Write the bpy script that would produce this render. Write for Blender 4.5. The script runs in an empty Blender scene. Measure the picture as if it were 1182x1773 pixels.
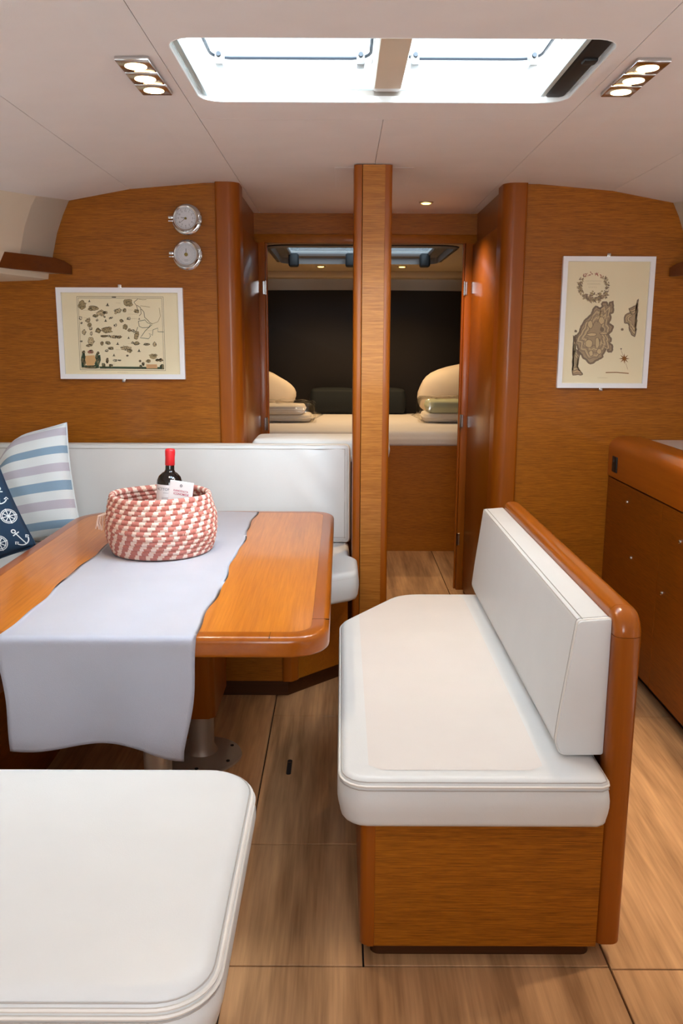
import bpy, bmesh, math, random
from mathutils import Vector, Matrix
from mathutils.geometry import tessellate_polygon
PI = math.pi
random.seed(7)
SC = bpy.context.scene
COL = SC.collection

# ------------------------------------------------------------------ camera
cam_d = bpy.data.cameras.new('camera')
cam = bpy.data.objects.new('camera', cam_d)
COL.objects.link(cam)
cam.location = (0, 0, 1.40)
cam.rotation_euler = (math.radians(90 - 11.3), math.radians(-0.2), 0)
cam_d.sensor_fit = 'HORIZONTAL'
cam_d.sensor_width = 36
cam_d.lens = 36 * 1480 / 1182
cam_d.clip_start = 0.02
SC.camera = cam

# ------------------------------------------------------------------ world, daylight, exposure
W = bpy.data.worlds.new('overcast_sky')
SC.world = W
W.use_nodes = True
W.node_tree.nodes['Background'].inputs[0].default_value = (0.86, 0.93, 1.0, 1)
W.node_tree.nodes['Background'].inputs[1].default_value = 2.8

def area(name, loc, rot, sx, sy, power, col):
    d = bpy.data.lights.new(name, 'AREA')
    d.shape = 'RECTANGLE'; d.size = sx; d.size_y = sy
    d.energy = power; d.color = col
    o = bpy.data.objects.new(name, d)
    o.location = loc; o.rotation_euler = rot
    COL.objects.link(o)
    return o

DAY = (0.90, 0.95, 1.0)
area('daylight_above_saloon_hatch', (0.12, 2.25, 2.75), (0, 0, 0), 1.6, 1.3, 62, DAY)
def aim(frm, to):
    return (Vector(to) - Vector(frm)).to_track_quat('-Z', 'Y').to_euler()
area('bright_sky_to_starboard', (1.2, 2.2, 3.45), aim((1.2, 2.2, 3.45), (-.1, 2.4, 1.9)), 2.4, 0.6, 260, (.90, .95, 1.0))
area('bright_sky_aft', (.25, .45, 3.25), aim((.25, .45, 3.25), (.1, 2.3, 2.1)), 2.4, 1.0, 430, DAY)
area('daylight_in_companionway', (0.15, -1.25, 1.6), (math.radians(90), 0, 0), 1.1, 1.2, 34, DAY)
area('daylight_above_aft_hatch', (0.12, -.35, 2.6), (0, 0, 0), 1.0, 0.8, 40, DAY)
area('daylight_at_left_windows', (-2.1, 1.5, 1.85), (0, math.radians(-80), 0), 0.5, 2.2, 9, DAY)
area('daylight_at_right_windows', (2.35, 1.5, 1.85), (0, math.radians(80), 0), 0.5, 2.2, 13, DAY)

vs = SC.view_settings
vs.view_transform = 'Standard'
vs.look = 'None'
vs.gamma = 1
vs.use_curve_mapping = False
vs.exposure = 0.3
SC.display_settings.display_device = 'sRGB'
cy = SC.cycles
cy.use_denoising = True
cy.max_bounces = 10
cy.diffuse_bounces = 6
cy.glossy_bounces = 4
cy.transparent_max_bounces = 12
cy.sample_clamp_indirect = 6
cy.caustics_reflective = False
cy.caustics_refractive = False

# ------------------------------------------------------------------ materials
def lin(c):
    return tuple(((v / 255) / 12.92 if v / 255 <= .04045 else ((v / 255 + .055) / 1.055) ** 2.4) for v in c) + (1,)

def mat(name, rgb, rough=.5, metal=0, coat=0, emit=0, bump=0, bscale=200, sub=0, alpha=None, spec=.5):
    m = bpy.data.materials.new(name)
    m.use_nodes = True
    nt = m.node_tree
    b = nt.nodes['Principled BSDF']
    c = lin(rgb)
    b.inputs['Base Color'].default_value = c
    b.inputs['Roughness'].default_value = rough
    b.inputs['Metallic'].default_value = metal
    b.inputs['Coat Weight'].default_value = coat
    b.inputs['Coat Roughness'].default_value = .08
    b.inputs['Specular IOR Level'].default_value = spec
    if emit:
        b.inputs['Emission Color'].default_value = c
        b.inputs['Emission Strength'].default_value = emit
    # mild colour unevenness keeps every material procedural
    tc = nt.nodes.new('ShaderNodeTexCoord')
    nz = nt.nodes.new('ShaderNodeTexNoise')
    nz.inputs['Scale'].default_value = 7
    nz.inputs['Detail'].default_value = 3
    nt.links.new(tc.outputs['Object'], nz.inputs['Vector'])
    mx = nt.nodes.new('ShaderNodeMix'); mx.data_type = 'RGBA'
    mx.inputs[6].default_value = tuple(v * .95 for v in c[:3]) + (1,)
    mx.inputs[7].default_value = tuple(min(1, v * 1.04) for v in c[:3]) + (1,)
    nt.links.new(nz.outputs['Fac'], mx.inputs[0])
    nt.links.new(mx.outputs[2], b.inputs['Base Color'])
    if bump:
        n2 = nt.nodes.new('ShaderNodeTexNoise')
        n2.inputs['Scale'].default_value = bscale
        n2.inputs['Detail'].default_value = 4
        nt.links.new(tc.outputs['Object'], n2.inputs['Vector'])
        bp = nt.nodes.new('ShaderNodeBump')
        bp.inputs['Strength'].default_value = bump
        bp.inputs['Distance'].default_value = .002
        nt.links.new(n2.outputs['Fac'], bp.inputs['Height'])
        nt.links.new(bp.outputs[0], b.inputs['Normal'])
    return m

def wood(name, dark, light, axis, rough=.35, coat=.3, fine=1.0, contrast=1.0, streak=.5, crough=.1):
    """veneer: long thin streaks along `axis` (0 x, 1 y, 2 z) plus slow tonal drift"""
    m = bpy.data.materials.new(name)
    m.use_nodes = True
    nt = m.node_tree
    b = nt.nodes['Principled BSDF']
    tc = nt.nodes.new('ShaderNodeTexCoord')
    def noise(along, across, detail):
        mp = nt.nodes.new('ShaderNodeMapping')
        s = [across] * 3; s[axis] = along
        mp.inputs['Scale'].default_value = s
        nt.links.new(tc.outputs['Object'], mp.inputs['Vector'])
        n = nt.nodes.new('ShaderNodeTexNoise')
        n.inputs['Scale'].default_value = 1
        n.inputs['Detail'].default_value = detail
        n.inputs['Roughness'].default_value = .65
        nt.links.new(mp.outputs[0], n.inputs['Vector'])
        return n
    a = noise(6 * fine, 190 * fine, 3)
    c = noise(1.3, 14, 3)
    mx = nt.nodes.new('ShaderNodeMix'); mx.data_type = 'FLOAT'
    mx.inputs[0].default_value = streak
    nt.links.new(a.outputs['Fac'], mx.inputs[2]); nt.links.new(c.outputs['Fac'], mx.inputs[3])
    r = nt.nodes.new('ShaderNodeValToRGB')
    lo = .5 - .2 / contrast; hi = .5 + .2 / contrast
    r.color_ramp.elements[0].position = lo; r.color_ramp.elements[0].color = lin(dark)
    r.color_ramp.elements[1].position = hi; r.color_ramp.elements[1].color = lin(light)
    nt.links.new(mx.outputs[0], r.inputs[0])
    nt.links.new(r.outputs[0], b.inputs['Base Color'])
    bp = nt.nodes.new('ShaderNodeBump')
    bp.inputs['Strength'].default_value = .06; bp.inputs['Distance'].default_value = .001
    nt.links.new(a.outputs['Fac'], bp.inputs['Height'])
    nt.links.new(bp.outputs[0], b.inputs['Normal'])
    b.inputs['Roughness'].default_value = rough
    b.inputs['Coat Weight'].default_value = coat
    b.inputs['Coat Roughness'].default_value = crough
    b.inputs['Specular IOR Level'].default_value = .22
    return m

def film(name, rgb, mixf, rough=.1):
    """thin clear sheet: mostly see-through, some gloss"""
    m = bpy.data.materials.new(name); m.use_nodes = True
    nt = m.node_tree; nt.nodes.clear()
    out = nt.nodes.new('ShaderNodeOutputMaterial')
    t = nt.nodes.new('ShaderNodeBsdfTransparent'); t.inputs[0].default_value = lin(rgb)
    g = nt.nodes.new('ShaderNodeBsdfGlossy'); g.inputs['Roughness'].default_value = rough
    lw = nt.nodes.new('ShaderNodeLayerWeight'); lw.inputs[0].default_value = .5
    pw = nt.nodes.new('ShaderNodeMath'); pw.operation = 'POWER'; pw.inputs[1].default_value = 5
    nt.links.new(lw.outputs['Facing'], pw.inputs[0])
    ad = nt.nodes.new('ShaderNodeMath'); ad.operation = 'ADD'; ad.inputs[1].default_value = mixf
    nt.links.new(pw.outputs[0], ad.inputs[0])
    ms = nt.nodes.new('ShaderNodeMixShader')
    nt.links.new(ad.outputs[0], ms.inputs[0]); nt.links.new(t.outputs[0], ms.inputs[1]); nt.links.new(g.outputs[0], ms.inputs[2])
    nt.links.new(ms.outputs[0], out.inputs[0])
    return m

M = {}
M['veneer_x'] = wood('teak_veneer_horizontal', (112, 60, 5), (174, 104, 18), 0, .42, .08, 3.0, 1.1, .2)
M['veneer_y'] = wood('teak_veneer_lengthwise', (98, 48, 3), (144, 78, 10), 1, .42, .08, 2.2, 1.0, .25)
M['veneer_gloss'] = wood('teak_veneer_glossy', (100, 50, 4), (148, 84, 12), 0, .3, .3, 2.0, 1.0, .25, crough=.14)
M['veneer_post'] = wood('teak_veneer_post', (136, 80, 24), (184, 120, 48), 0, .42, .1, 2.0, 1.2, .2)
M['solid_z'] = wood('solid_teak_upright', (124, 60, 5), (154, 82, 12), 2, .36, .15, .35, .8, .7)
M['solid_y'] = wood('solid_teak_lengthwise', (136, 66, 8), (168, 92, 18), 1, .28, .35, .35, .8, .7)
M['solid_x'] = wood('solid_teak_crosswise', (136, 66, 8), (168, 92, 18), 0, .28, .35, .35, .8, .7)
M['table'] = wood('table_teak', (164, 90, 18), (204, 124, 38), 1, .32, .3, .8, 1, .4)
M['dark_wood'] = wood('dark_teak_kick', (60, 32, 14), (82, 46, 20), 0, .5, 0)  # plain darker teak: kick boards, cabinet bodies, table band joints
M['floor'] = wood('floor_laminate', (140, 102, 68), (206, 160, 114), 1, .42, .1, .6, 1.35, .75)
M['gap'] = mat('dark_joint', (30, 22, 16), .9)
M['vinyl'] = mat('white_vinyl', (210, 210, 209), .42, bump=.12, bscale=340)
M['vinyl_warm'] = mat('warm_vinyl', (211, 204, 199), .5, bump=.12, bscale=340)  # slightly warmer, rougher tone for the middle of the bench seat
M['stitch'] = mat('grey_stitching', (172, 166, 160), .8)
M['welt'] = mat('white_welt', (222, 217, 210), .45)
M['ceiling'] = mat('ceiling_vinyl', (230, 227, 227), .7, bump=.2, bscale=500)
M['ceiling_joint'] = mat('ceiling_joint', (140, 128, 118), .8)
M['white'] = mat('white_gelcoat', (232, 232, 230), .35)
M['cream'] = mat('cream_liner', (216, 204, 184), .6)
M['liner_tan'] = mat('tan_liner', (196, 172, 138), .7)
M['hatch_grey'] = mat('grey_hatch_frame', (120, 114, 110), .4)
M['solid_dark'] = wood('dark_teak_rail', (84, 42, 14), (112, 60, 22), 1, .3, .4, .35, .8, .7)
M['moulding'] = mat('ivory_moulding', (228, 216, 200), .5)
M['alu'] = mat('grey_aluminium', (178, 194, 194), .4, metal=.15)
M['chrome'] = mat('chrome', (205, 205, 205), .18, metal=1)
M['steel'] = mat('brushed_steel', (190, 180, 166), .42, metal=.65)
M['black'] = mat('black_plastic', (12, 12, 13), .6)
M['rubber'] = mat('grey_gasket', (36, 40, 48), .6)
M['linen'] = mat('white_linen', (228, 233, 248), .85, bump=.25, bscale=600)
M['sheet'] = mat('berth_sheet', (226, 218, 212), .85, bump=.3, bscale=60)
M['pillowcase'] = mat('berth_pillowcase', (232, 216, 196), .85)
M['headboard'] = mat('black_brown_headboard', (22, 14, 12), .8)
M['dark_cushion'] = mat('dark_teal_cushion', (16, 22, 24), .8)
M['frame_white'] = mat('white_frame', (236, 238, 242), .35)
M['paper'] = mat('cream_paper', (244, 232, 204), .8)
M['ink'] = mat('black_ink', (70, 62, 46), .8)
M['ink_light'] = mat('brown_ink', (178, 158, 120), .8)
M['ink_green'] = mat('green_ink', (66, 84, 66), .8)
M['ink_peach'] = mat('peach_ink', (222, 180, 130), .8)
M['ink_pink'] = mat('rose_ink', (176, 110, 100), .8)
M['isl'] = mat('island_wash', (178, 156, 130), .8)
M['isl_dark'] = mat('island_contour', (134, 116, 102), .8)
M['isl_pale'] = mat('island_relief', (212, 190, 152), .8)
M['star'] = mat('star_ink', (140, 92, 40), .8)
M['glass'] = film('picture_glass', (252, 252, 250), .0, .03)
M['smoked'] = film('smoked_pane', (200, 210, 216), .02, .02)
M['pane'] = film('hatch_pane', (235, 245, 250), .02, .02)
M['plastic'] = film('plastic_wrap', (253, 251, 246), .07, .12)
M['dial'] = mat('white_dial', (214, 214, 226), .4)
M['dial_ring'] = mat('grey_dial_ring', (160, 168, 180), .5)
M['brass'] = mat('dull_brass', (120, 104, 60), .35, metal=1)
M['lamp'] = mat('warm_lamp_lens', (255, 214, 150), .4, emit=14)
M['lamp_dim'] = mat('amber_lamp_lens', (255, 200, 96), .4, emit=7)
M['coil_pink'] = mat('pink_wool', (192, 120, 108), .95, bump=.5, bscale=700)
M['coil_cream'] = mat('cream_wool', (236, 210, 196), .95, bump=.5, bscale=700)
M['bottle'] = mat('dark_bottle_glass', (10, 8, 10), .06, coat=.5)
M['capsule'] = mat('red_capsule', (222, 42, 50), .35)
M['label'] = mat('white_label_paper', (238, 236, 240), .6)
M['print_grey'] = mat('grey_print', (84, 84, 100), .7)
M['print_rose'] = mat('rose_print', (190, 84, 110), .7)
M['navy'] = mat('navy_cotton', (24, 52, 78), .9, bump=.3, bscale=500)
M['print_white'] = mat('white_print', (214, 222, 226), .9)
M['counter'] = mat('white_counter', (224, 222, 226), .3)
M['sage'] = mat('sage_fabric', (190, 194, 166), .9)

def stripes_mat():
    m = bpy.data.materials.new('striped_cotton'); m.use_nodes = True
    nt = m.node_tree; b = nt.nodes['Principled BSDF']
    uv = nt.nodes.new('ShaderNodeTexCoord')
    sx = nt.nodes.new('ShaderNodeSeparateXYZ'); nt.links.new(uv.outputs['UV'], sx.inputs[0])
    r = nt.nodes.new('ShaderNodeValToRGB'); cr = r.color_ramp; cr.interpolation = 'CONSTANT'
    wht, blu, lil = lin((216, 224, 228)), lin((132, 160, 184)), lin((184, 182, 196))
    seq = [(0, wht), (.045, blu), (.115, wht), (.215, lil), (.30, wht), (.385, blu), (.475, wht), (.555, lil), (.635, wht),
           (.72, blu), (.79, wht), (.885, lil), (.96, wht)]
    cr.elements[0].position = 0; cr.elements[0].color = wht
    cr.elements[1].position = .045; cr.elements[1].color = blu
    for p, c in seq[2:]:
        e = cr.elements.new(p); e.color = c
    nt.links.new(sx.outputs[1], r.inputs[0])
    n = nt.nodes.new('ShaderNodeTexNoise'); n.inputs['Scale'].default_value = 260; n.inputs['Detail'].default_value = 2
    nt.links.new(uv.outputs['UV'], n.inputs['Vector'])
    mx = nt.nodes.new('ShaderNodeMix'); mx.data_type = 'RGBA'; mx.blend_type = 'OVERLAY'
    mx.inputs[0].default_value = .35
    nt.links.new(r.outputs[0], mx.inputs[6]); nt.links.new(n.outputs['Fac'], mx.inputs[7])
    nt.links.new(mx.outputs[2], b.inputs['Base Color'])
    b.inputs['Roughness'].default_value = .9
    bp = nt.nodes.new('ShaderNodeBump'); bp.inputs['Strength'].default_value = .3; bp.inputs['Distance'].default_value = .001
    nt.links.new(n.outputs['Fac'], bp.inputs['Height']); nt.links.new(bp.outputs[0], b.inputs['Normal'])
    return m
M['stripes'] = stripes_mat()

# ------------------------------------------------------------------ helpers
def world_loc(o):
    v = Vector((0, 0, 0))
    while o is not None:
        v += o.location; o = o.parent
    return v

def obj(name, bm, m, parent=None, smooth=True, kind=None, auto=35):
    me = bpy.data.meshes.new(name)
    bmesh.ops.recalc_face_normals(bm, faces=bm.faces)
    base = world_loc(parent)
    o = bpy.data.objects.new(name, me)
    if parent is None and len(bm.verts):
        xs = [v.co.x for v in bm.verts]; ys = [v.co.y for v in bm.verts]; zs = [v.co.z for v in bm.verts]
        base = Vector(((min(xs) + max(xs)) / 2, (min(ys) + max(ys)) / 2, min(zs)))
        o.location = base
    bmesh.ops.translate(bm, verts=bm.verts, vec=-base)
    if smooth:
        lim = math.radians(auto)
        for f in bm.faces: f.smooth = True
        for e in bm.edges:
            if len(e.link_faces) == 2 and e.calc_face_angle(0) > lim: e.smooth = False
    bm.to_mesh(me); bm.free()
    for mm in (m if isinstance(m, (list, tuple)) else [m]): me.materials.append(mm)
    COL.objects.link(o)
    if parent is not None: o.parent = parent
    if kind: o['kind'] = kind
    return o

def tag(o, label, cat, group=None, kind=None):
    o['label'] = label; o['category'] = cat
    if group: o['group'] = group
    if kind: o['kind'] = kind
    return o

def thing(name, loc, label, cat, group=None, kind=None):
    o = bpy.data.objects.new(name, None)
    o.empty_display_size = .05
    o.location = loc
    COL.objects.link(o)
    return tag(o, label, cat, group, kind)

def dup(root, loc, label=None, group=None):
    def rec(o, parent):
        c = o.copy(); COL.objects.link(c)
        if parent is not None: c.parent = parent
        for ch in o.children: rec(ch, c)
        return c
    r = rec(root, None)
    r.location = loc
    if label: r['label'] = label
    if group: r['group'] = group
    return r

def BM(): return bmesh.new()

def box(x0, x1, y0, y1, z0, z1, bev=0, seg=2, bm=None):
    b = BM()
    vs_ = [b.verts.new((x, y, z)) for x in (x0, x1) for y in (y0, y1) for z in (z0, z1)]
    for f in ((0, 1, 3, 2), (4, 6, 7, 5), (0, 4, 5, 1), (2, 3, 7, 6), (0, 2, 6, 4), (1, 5, 7, 3)):
        b.faces.new([vs_[i] for i in f])
    if bev: bmesh.ops.bevel(b, geom=b.edges[:], offset=bev, segments=seg, affect='EDGES', profile=.5)
    return join(bm, b)

def join(bm, b):
    if bm is None: return b
    me = bpy.data.meshes.new('tmp'); b.to_mesh(me); b.free(); bm.from_mesh(me); bpy.data.meshes.remove(me)
    return bm

def round_poly(pts, radii, seg=6):
    """2D polygon with filleted corners"""
    out = []; n = len(pts)
    if not isinstance(radii, (list, tuple)): radii = [radii] * n
    for i in range(n):
        p = Vector(pts[i]); a = Vector(pts[i - 1]) - p; c = Vector(pts[(i + 1) % n]) - p
        r = radii[i]
        if r <= 0: out.append(tuple(p)); continue
        la, lc = a.length, c.length; a.normalize(); c.normalize()
        ang = a.angle(c); t = min(r / math.tan(ang / 2), la * .49, lc * .49); r = t * math.tan(ang / 2)
        cen = p + (a + c).normalized() * (r / math.sin(ang / 2))
        s = p + a * t - cen; e = p + c * t - cen
        a0 = math.atan2(s.y, s.x); a1 = math.atan2(e.y, e.x)
        d = (a1 - a0 + PI) % (2 * PI) - PI
        for k in range(seg + 1):
            th = a0 + d * k / seg
            out.append((cen.x + r * math.cos(th), cen.y + r * math.sin(th)))
    return out

def resample(poly, n):
    P = [Vector(p) for p in poly]; L = [0]
    for i in range(len(P)): L.append(L[-1] + (P[(i + 1) % len(P)] - P[i]).length)
    out = []; j = 0
    for k in range(n):
        d = L[-1] * k / n
        while L[j + 1] < d: j += 1
        t = (d - L[j]) / max(1e-9, L[j + 1] - L[j])
        out.append(P[j].lerp(P[(j + 1) % len(P)], t))
    return out

def prism(poly, lo, hi, axis='z', bev=0, seg=2, bm=None, bev_side='both'):
    """extrude a 2D outline; axis z: (x,y); axis y: (x,z); axis x: (y,z)"""
    b = BM()
    def p3(p, h):
        return {'z': (p[0], p[1], h), 'y': (p[0], h, p[1]), 'x': (h, p[0], p[1])}[axis]
    A = [b.verts.new(p3(p, lo)) for p in poly]; B = [b.verts.new(p3(p, hi)) for p in poly]
    n = len(poly)
    f0 = b.faces.new(A); f1 = b.faces.new(B)
    for i in range(n): b.faces.new((A[i], A[(i + 1) % n], B[(i + 1) % n], B[i]))
    if bev:
        es = set()
        if bev_side in ('both', 'lo'): es |= set(f0.edges)
        if bev_side in ('both', 'hi'): es |= set(f1.edges)
        bmesh.ops.bevel(b, geom=list(es), offset=bev, segments=seg, affect='EDGES', profile=.5)
    return join(bm, b)

def tube(pts, r, n=6, closed=False, bm=None, cap=True):
    b = bm or BM()
    P = [Vector(p) for p in pts]; rings = []; N = len(P)
    prev = None
    for i in range(N):
        if closed: t = P[(i + 1) % N] - P[i - 1]
        else: t = P[min(i + 1, N - 1)] - P[max(i - 1, 0)]
        t.normalize()
        if prev is None:
            u = t.orthogonal().normalized()
        else:
            u = (prev - t * prev.dot(t))
            u = u.normalized() if u.length > 1e-6 else t.orthogonal().normalized()
        prev = u; w = t.cross(u)
        rr = r[i] if isinstance(r, (list, tuple)) else r
        rings.append([b.verts.new(P[i] + (u * math.cos(2 * PI * k / n) + w * math.sin(2 * PI * k / n)) * rr) for k in range(n)])
    for i in range(N if closed else N - 1):
        a, c = rings[i], rings[(i + 1) % N]
        for k in range(n): b.faces.new((a[k], a[(k + 1) % n], c[(k + 1) % n], c[k]))
    if not closed and cap:
        b.faces.new(rings[0][::-1]); b.faces.new(rings[-1])
    return b

def lathe(prof, n=32, cen=(0, 0, 0), axis='z', bm=None, a0=0, a1=2 * PI):
    """prof: (radius, height) list. axis z up, or y for things facing -y"""
    b = bm or BM(); full = abs(a1 - a0 - 2 * PI) < 1e-6
    cols = n if full else n + 1
    c = Vector(cen); rings = []
    for r, h in prof:
        ring = []
        for k in range(cols):
            th = a0 + (a1 - a0) * k / n
            if axis == 'z': p = Vector((r * math.cos(th), r * math.sin(th), h))
            else: p = Vector((r * math.cos(th), h, r * math.sin(th)))
            ring.append(b.verts.new(c + p))
        rings.append(ring)
    for i in range(len(rings) - 1):
        for k in range(n if full else n):
            k2 = (k + 1) % cols
            b.faces.new((rings[i][k], rings[i][k2], rings[i + 1][k2], rings[i + 1][k]))
    if full:
        for ring, r in ((rings[0], prof[0][0]), (rings[-1], prof[-1][0])):
            if r > 1e-5: b.faces.new(ring)
    bmesh.ops.remove_doubles(b, verts=b.verts, dist=1e-6)
    return b

def inset_ring(P, d):
    n = len(P); out = []
    for i in range(n):
        t = (P[(i + 1) % n] - P[i - 1]).normalized()
        out.append(P[i] + Vector((-t.y, t.x)) * d)     # outline counter-clockwise: normal points in
    return out

def cushion(outline, z0, z1, r, crown=.01, bulge=.004, n=140, mtx=None, puff=None):
    """stuffed cushion: flat bottom, bulging sides, rounded edges, crowned top. returns bm and a seam(path) function"""
    P = resample(outline, n); C = sum(P, Vector((0, 0))) / n
    b = BM(); K = 6; prof = []
    for k in range(K + 1):
        th = PI / 2 * k / K
        prof.append((r * (1 - math.sin(th)), z0 + r * (1 - math.cos(th))))
    H = z1 - z0
    for k in range(1, 5):
        t = k / 5; prof.append((-bulge * math.sin(PI * t), z0 + r + (H - 2 * r) * t))
    for k in range(K + 1):
        th = PI / 2 * k / K
        prof.append((r * (1 - math.cos(th)), z1 - r + r * math.sin(th)))
    rings = []
    def ring(pts, zf): rings.append([b.verts.new((p.x, p.y, zf(p))) for p in pts])
    for d, z in prof: ring(inset_ring(P, d), lambda p, z=z: z)
    inner = inset_ring(P, r)
    for s in ([1 - .035 * q for q in range(1, 28)] if puff else (.97, .92, .84, .72, .56, .38, .2)):
        def zf(p, s=s): return z1 + crown * (1 - s ** 3)
        ring([C + (p - C) * s for p in inner], zf)
    top = b.verts.new((C.x, C.y, z1 + crown))
    for i in range(len(rings) - 1):
        for k in range(n): b.faces.new((rings[i][k], rings[i][(k + 1) % n], rings[i + 1][(k + 1) % n], rings[i + 1][k]))
    for k in range(n): b.faces.new((rings[-1][k], rings[-1][(k + 1) % n], top))
    b.faces.new(rings[0][::-1])
    def seam(d, z):
        pts = [Vector((p.x, p.y, z)) for p in inset_ring(P, d)]
        return [mtx @ p for p in pts] if mtx else pts
    if puff:
        for v in b.verts: v.co = puff(v.co)
    if mtx: bmesh.ops.transform(b, matrix=mtx, verts=b.verts)
    return b, seam

def rect(x0, x1, y0, y1): return [(x0, y0), (x1, y0), (x1, y1), (x0, y1)]

def sheet(fn, nu, nv, th=0, uv=False):
    """grid surface fn(u,v) u,v in 0..1"""
    b = BM()
    g = [[b.verts.new(fn(i / nu, j / nv)) for j in range(nv + 1)] for i in range(nu + 1)]
    lay = b.loops.layers.uv.new('UVMap') if uv else None
    for i in range(nu):
        for j in range(nv):
            f = b.faces.new((g[i][j], g[i + 1][j], g[i + 1][j + 1], g[i][j + 1]))
            if uv:
                for lp, (a, c) in zip(f.loops, ((i, j), (i + 1, j), (i + 1, j + 1), (i, j + 1))):
                    lp[lay].uv = (a / nu, c / nv)
    if th: bmesh.ops.solidify(b, geom=b.faces[:], thickness=th)
    return b

def text_bm(s, size, bold=False):
    cu = bpy.data.curves.new('t', 'FONT'); cu.body = s; cu.size = size; cu.align_x = 'CENTER'; cu.align_y = 'CENTER'
    cu.resolution_u = 3
    if bold: cu.offset = size * .02
    o = bpy.data.objects.new('t', cu); COL.objects.link(o)
    dg = bpy.context.evaluated_depsgraph_get()
    me = bpy.data.meshes.new_from_object(o.evaluated_get(dg))
    b = BM(); b.from_mesh(me)
    bpy.data.objects.remove(o); bpy.data.curves.remove(cu); bpy.data.meshes.remove(me)
    return b

def ribbon(b, pts, w, P3, closed=False, mi=0):
    """flat inked line of width w along 2D pts, placed by P3"""
    P = [Vector(p) for p in pts]; n = len(P)
    L = []; R = []
    for i in range(n):
        if closed: t = P[(i + 1) % n] - P[i - 1]
        else: t = P[min(i + 1, n - 1)] - P[max(i - 1, 0)]
        if t.length < 1e-9: t = Vector((1, 0))
        t.normalize(); q = Vector((-t.y, t.x)) * w / 2
        L.append(b.verts.new(P3(P[i] + q))); R.append(b.verts.new(P3(P[i] - q)))
    for i in range(n if closed else n - 1):
        j = (i + 1) % n
        f = b.faces.new((L[i], L[j], R[j], R[i])); f.material_index = mi

def fill(b, pts, P3, mi=0):
    vsn = [b.verts.new(P3(Vector(p))) for p in pts]
    for t in tessellate_polygon([[Vector((p[0], p[1], 0)) for p in pts]]):
        try:
            f = b.faces.new([vsn[i] for i in t]); f.material_index = mi
        except ValueError: pass

def blob(cx, cy, rx, ry, ang=0, n=14, jag=.25):
    out = []
    for k in range(n):
        th = 2 * PI * k / n; r = 1 + random.uniform(-jag, jag)
        x, y = rx * r * math.cos(th), ry * r * math.sin(th)
        out.append((cx + x * math.cos(ang) - y * math.sin(ang), cy + x * math.sin(ang) + y * math.cos(ang)))
    return out

# ================================================================== SETTING
CX = .125                                   # centreline of the boat
YB, YH = 3.85, 4.74                         # saloon bulkhead, forward door frame
XL, XR = -.44, .69                          # corridor walls
# ---- floor
fl = obj('floor', box(-1.9, 2.1, -1.2, 7.3, -.06, -.012), M['gap'])
tag(fl, 'wooden cabin sole of grained laminate boards', 'floor', kind='structure')
def floor_board(x0, x1, y0, y1):
    g = .0022
    obj('floor_panel', box(x0 + g, x1 - g, y0 + g, y1 - g, -.012, 0, .0012, 1), M['floor'], fl, smooth=False)
for (x0, x1, y0, y1) in [(-1.9, -.256, -1.2, .6), (-1.9, -.256, .6, 7.3),
        (-.256, .617, -1.2, .8), (-.256, .617, .8, 1.712), (-.256, .055, 1.712, 2.194), (.055, .617, 1.712, 2.194),
        (-.256, .617, 2.194, 3.04), (-.256, .617, 3.04, 4.74), (-.256, .617, 4.74, 7.3),
        (.617, 2.1, -1.2, .8), (.617, 2.1, .8, 1.705), (.617, 2.1, 1.705, 3.04), (.617, 2.1, 3.04, 4.74), (.617, 2.1, 4.74, 7.3)]:
    floor_board(x0, x1, y0, y1)

# ---- ceiling
ZP = [(0, 2.063), (.68, 2.063), (1.03, 2.034), (1.30, 1.985), (2.4, 1.72)]
def zc(x):
    d = abs(x - CX)
    for (a, za), (b_, zb) in zip(ZP, ZP[1:]):
        if d <= b_: return za + (zb - za) * (d - a) / (b_ - a)
    return ZP[-1][1]
def xbreaks(x0, x1):
    s = {x0, x1}
    for d, _ in ZP:
        for x in (CX - d, CX + d):
            if x0 < x < x1: s.add(x)
    return sorted(s)
def ceil_sheet(x0, x1, y0, y1, dz, th, bm=None):
    b = bm or BM(); xs = xbreaks(x0, x1)
    lo = [[b.verts.new((x, y, zc(x) + dz)) for y in (y0, y1)] for x in xs]
    hi = [[b.verts.new((x, y, zc(x) + dz + th)) for y in (y0, y1)] for x in xs]
    for i in range(len(xs) - 1):
        b.faces.new((lo[i][0], lo[i + 1][0], lo[i + 1][1], lo[i][1]))
        b.faces.new((hi[i][0], hi[i][1], hi[i + 1][1], hi[i + 1][0]))
        for j in (0, 1): b.faces.new((lo[i][j], lo[i + 1][j], hi[i + 1][j], hi[i][j]))
    for i in (0, -1): b.faces.new((lo[i][0], lo[i][1], hi[i][1], hi[i][0]))
    return b
HX0, HX1, HY0, HY1 = -.40, .630, 2.075, 2.60      # saloon hatch opening
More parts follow.
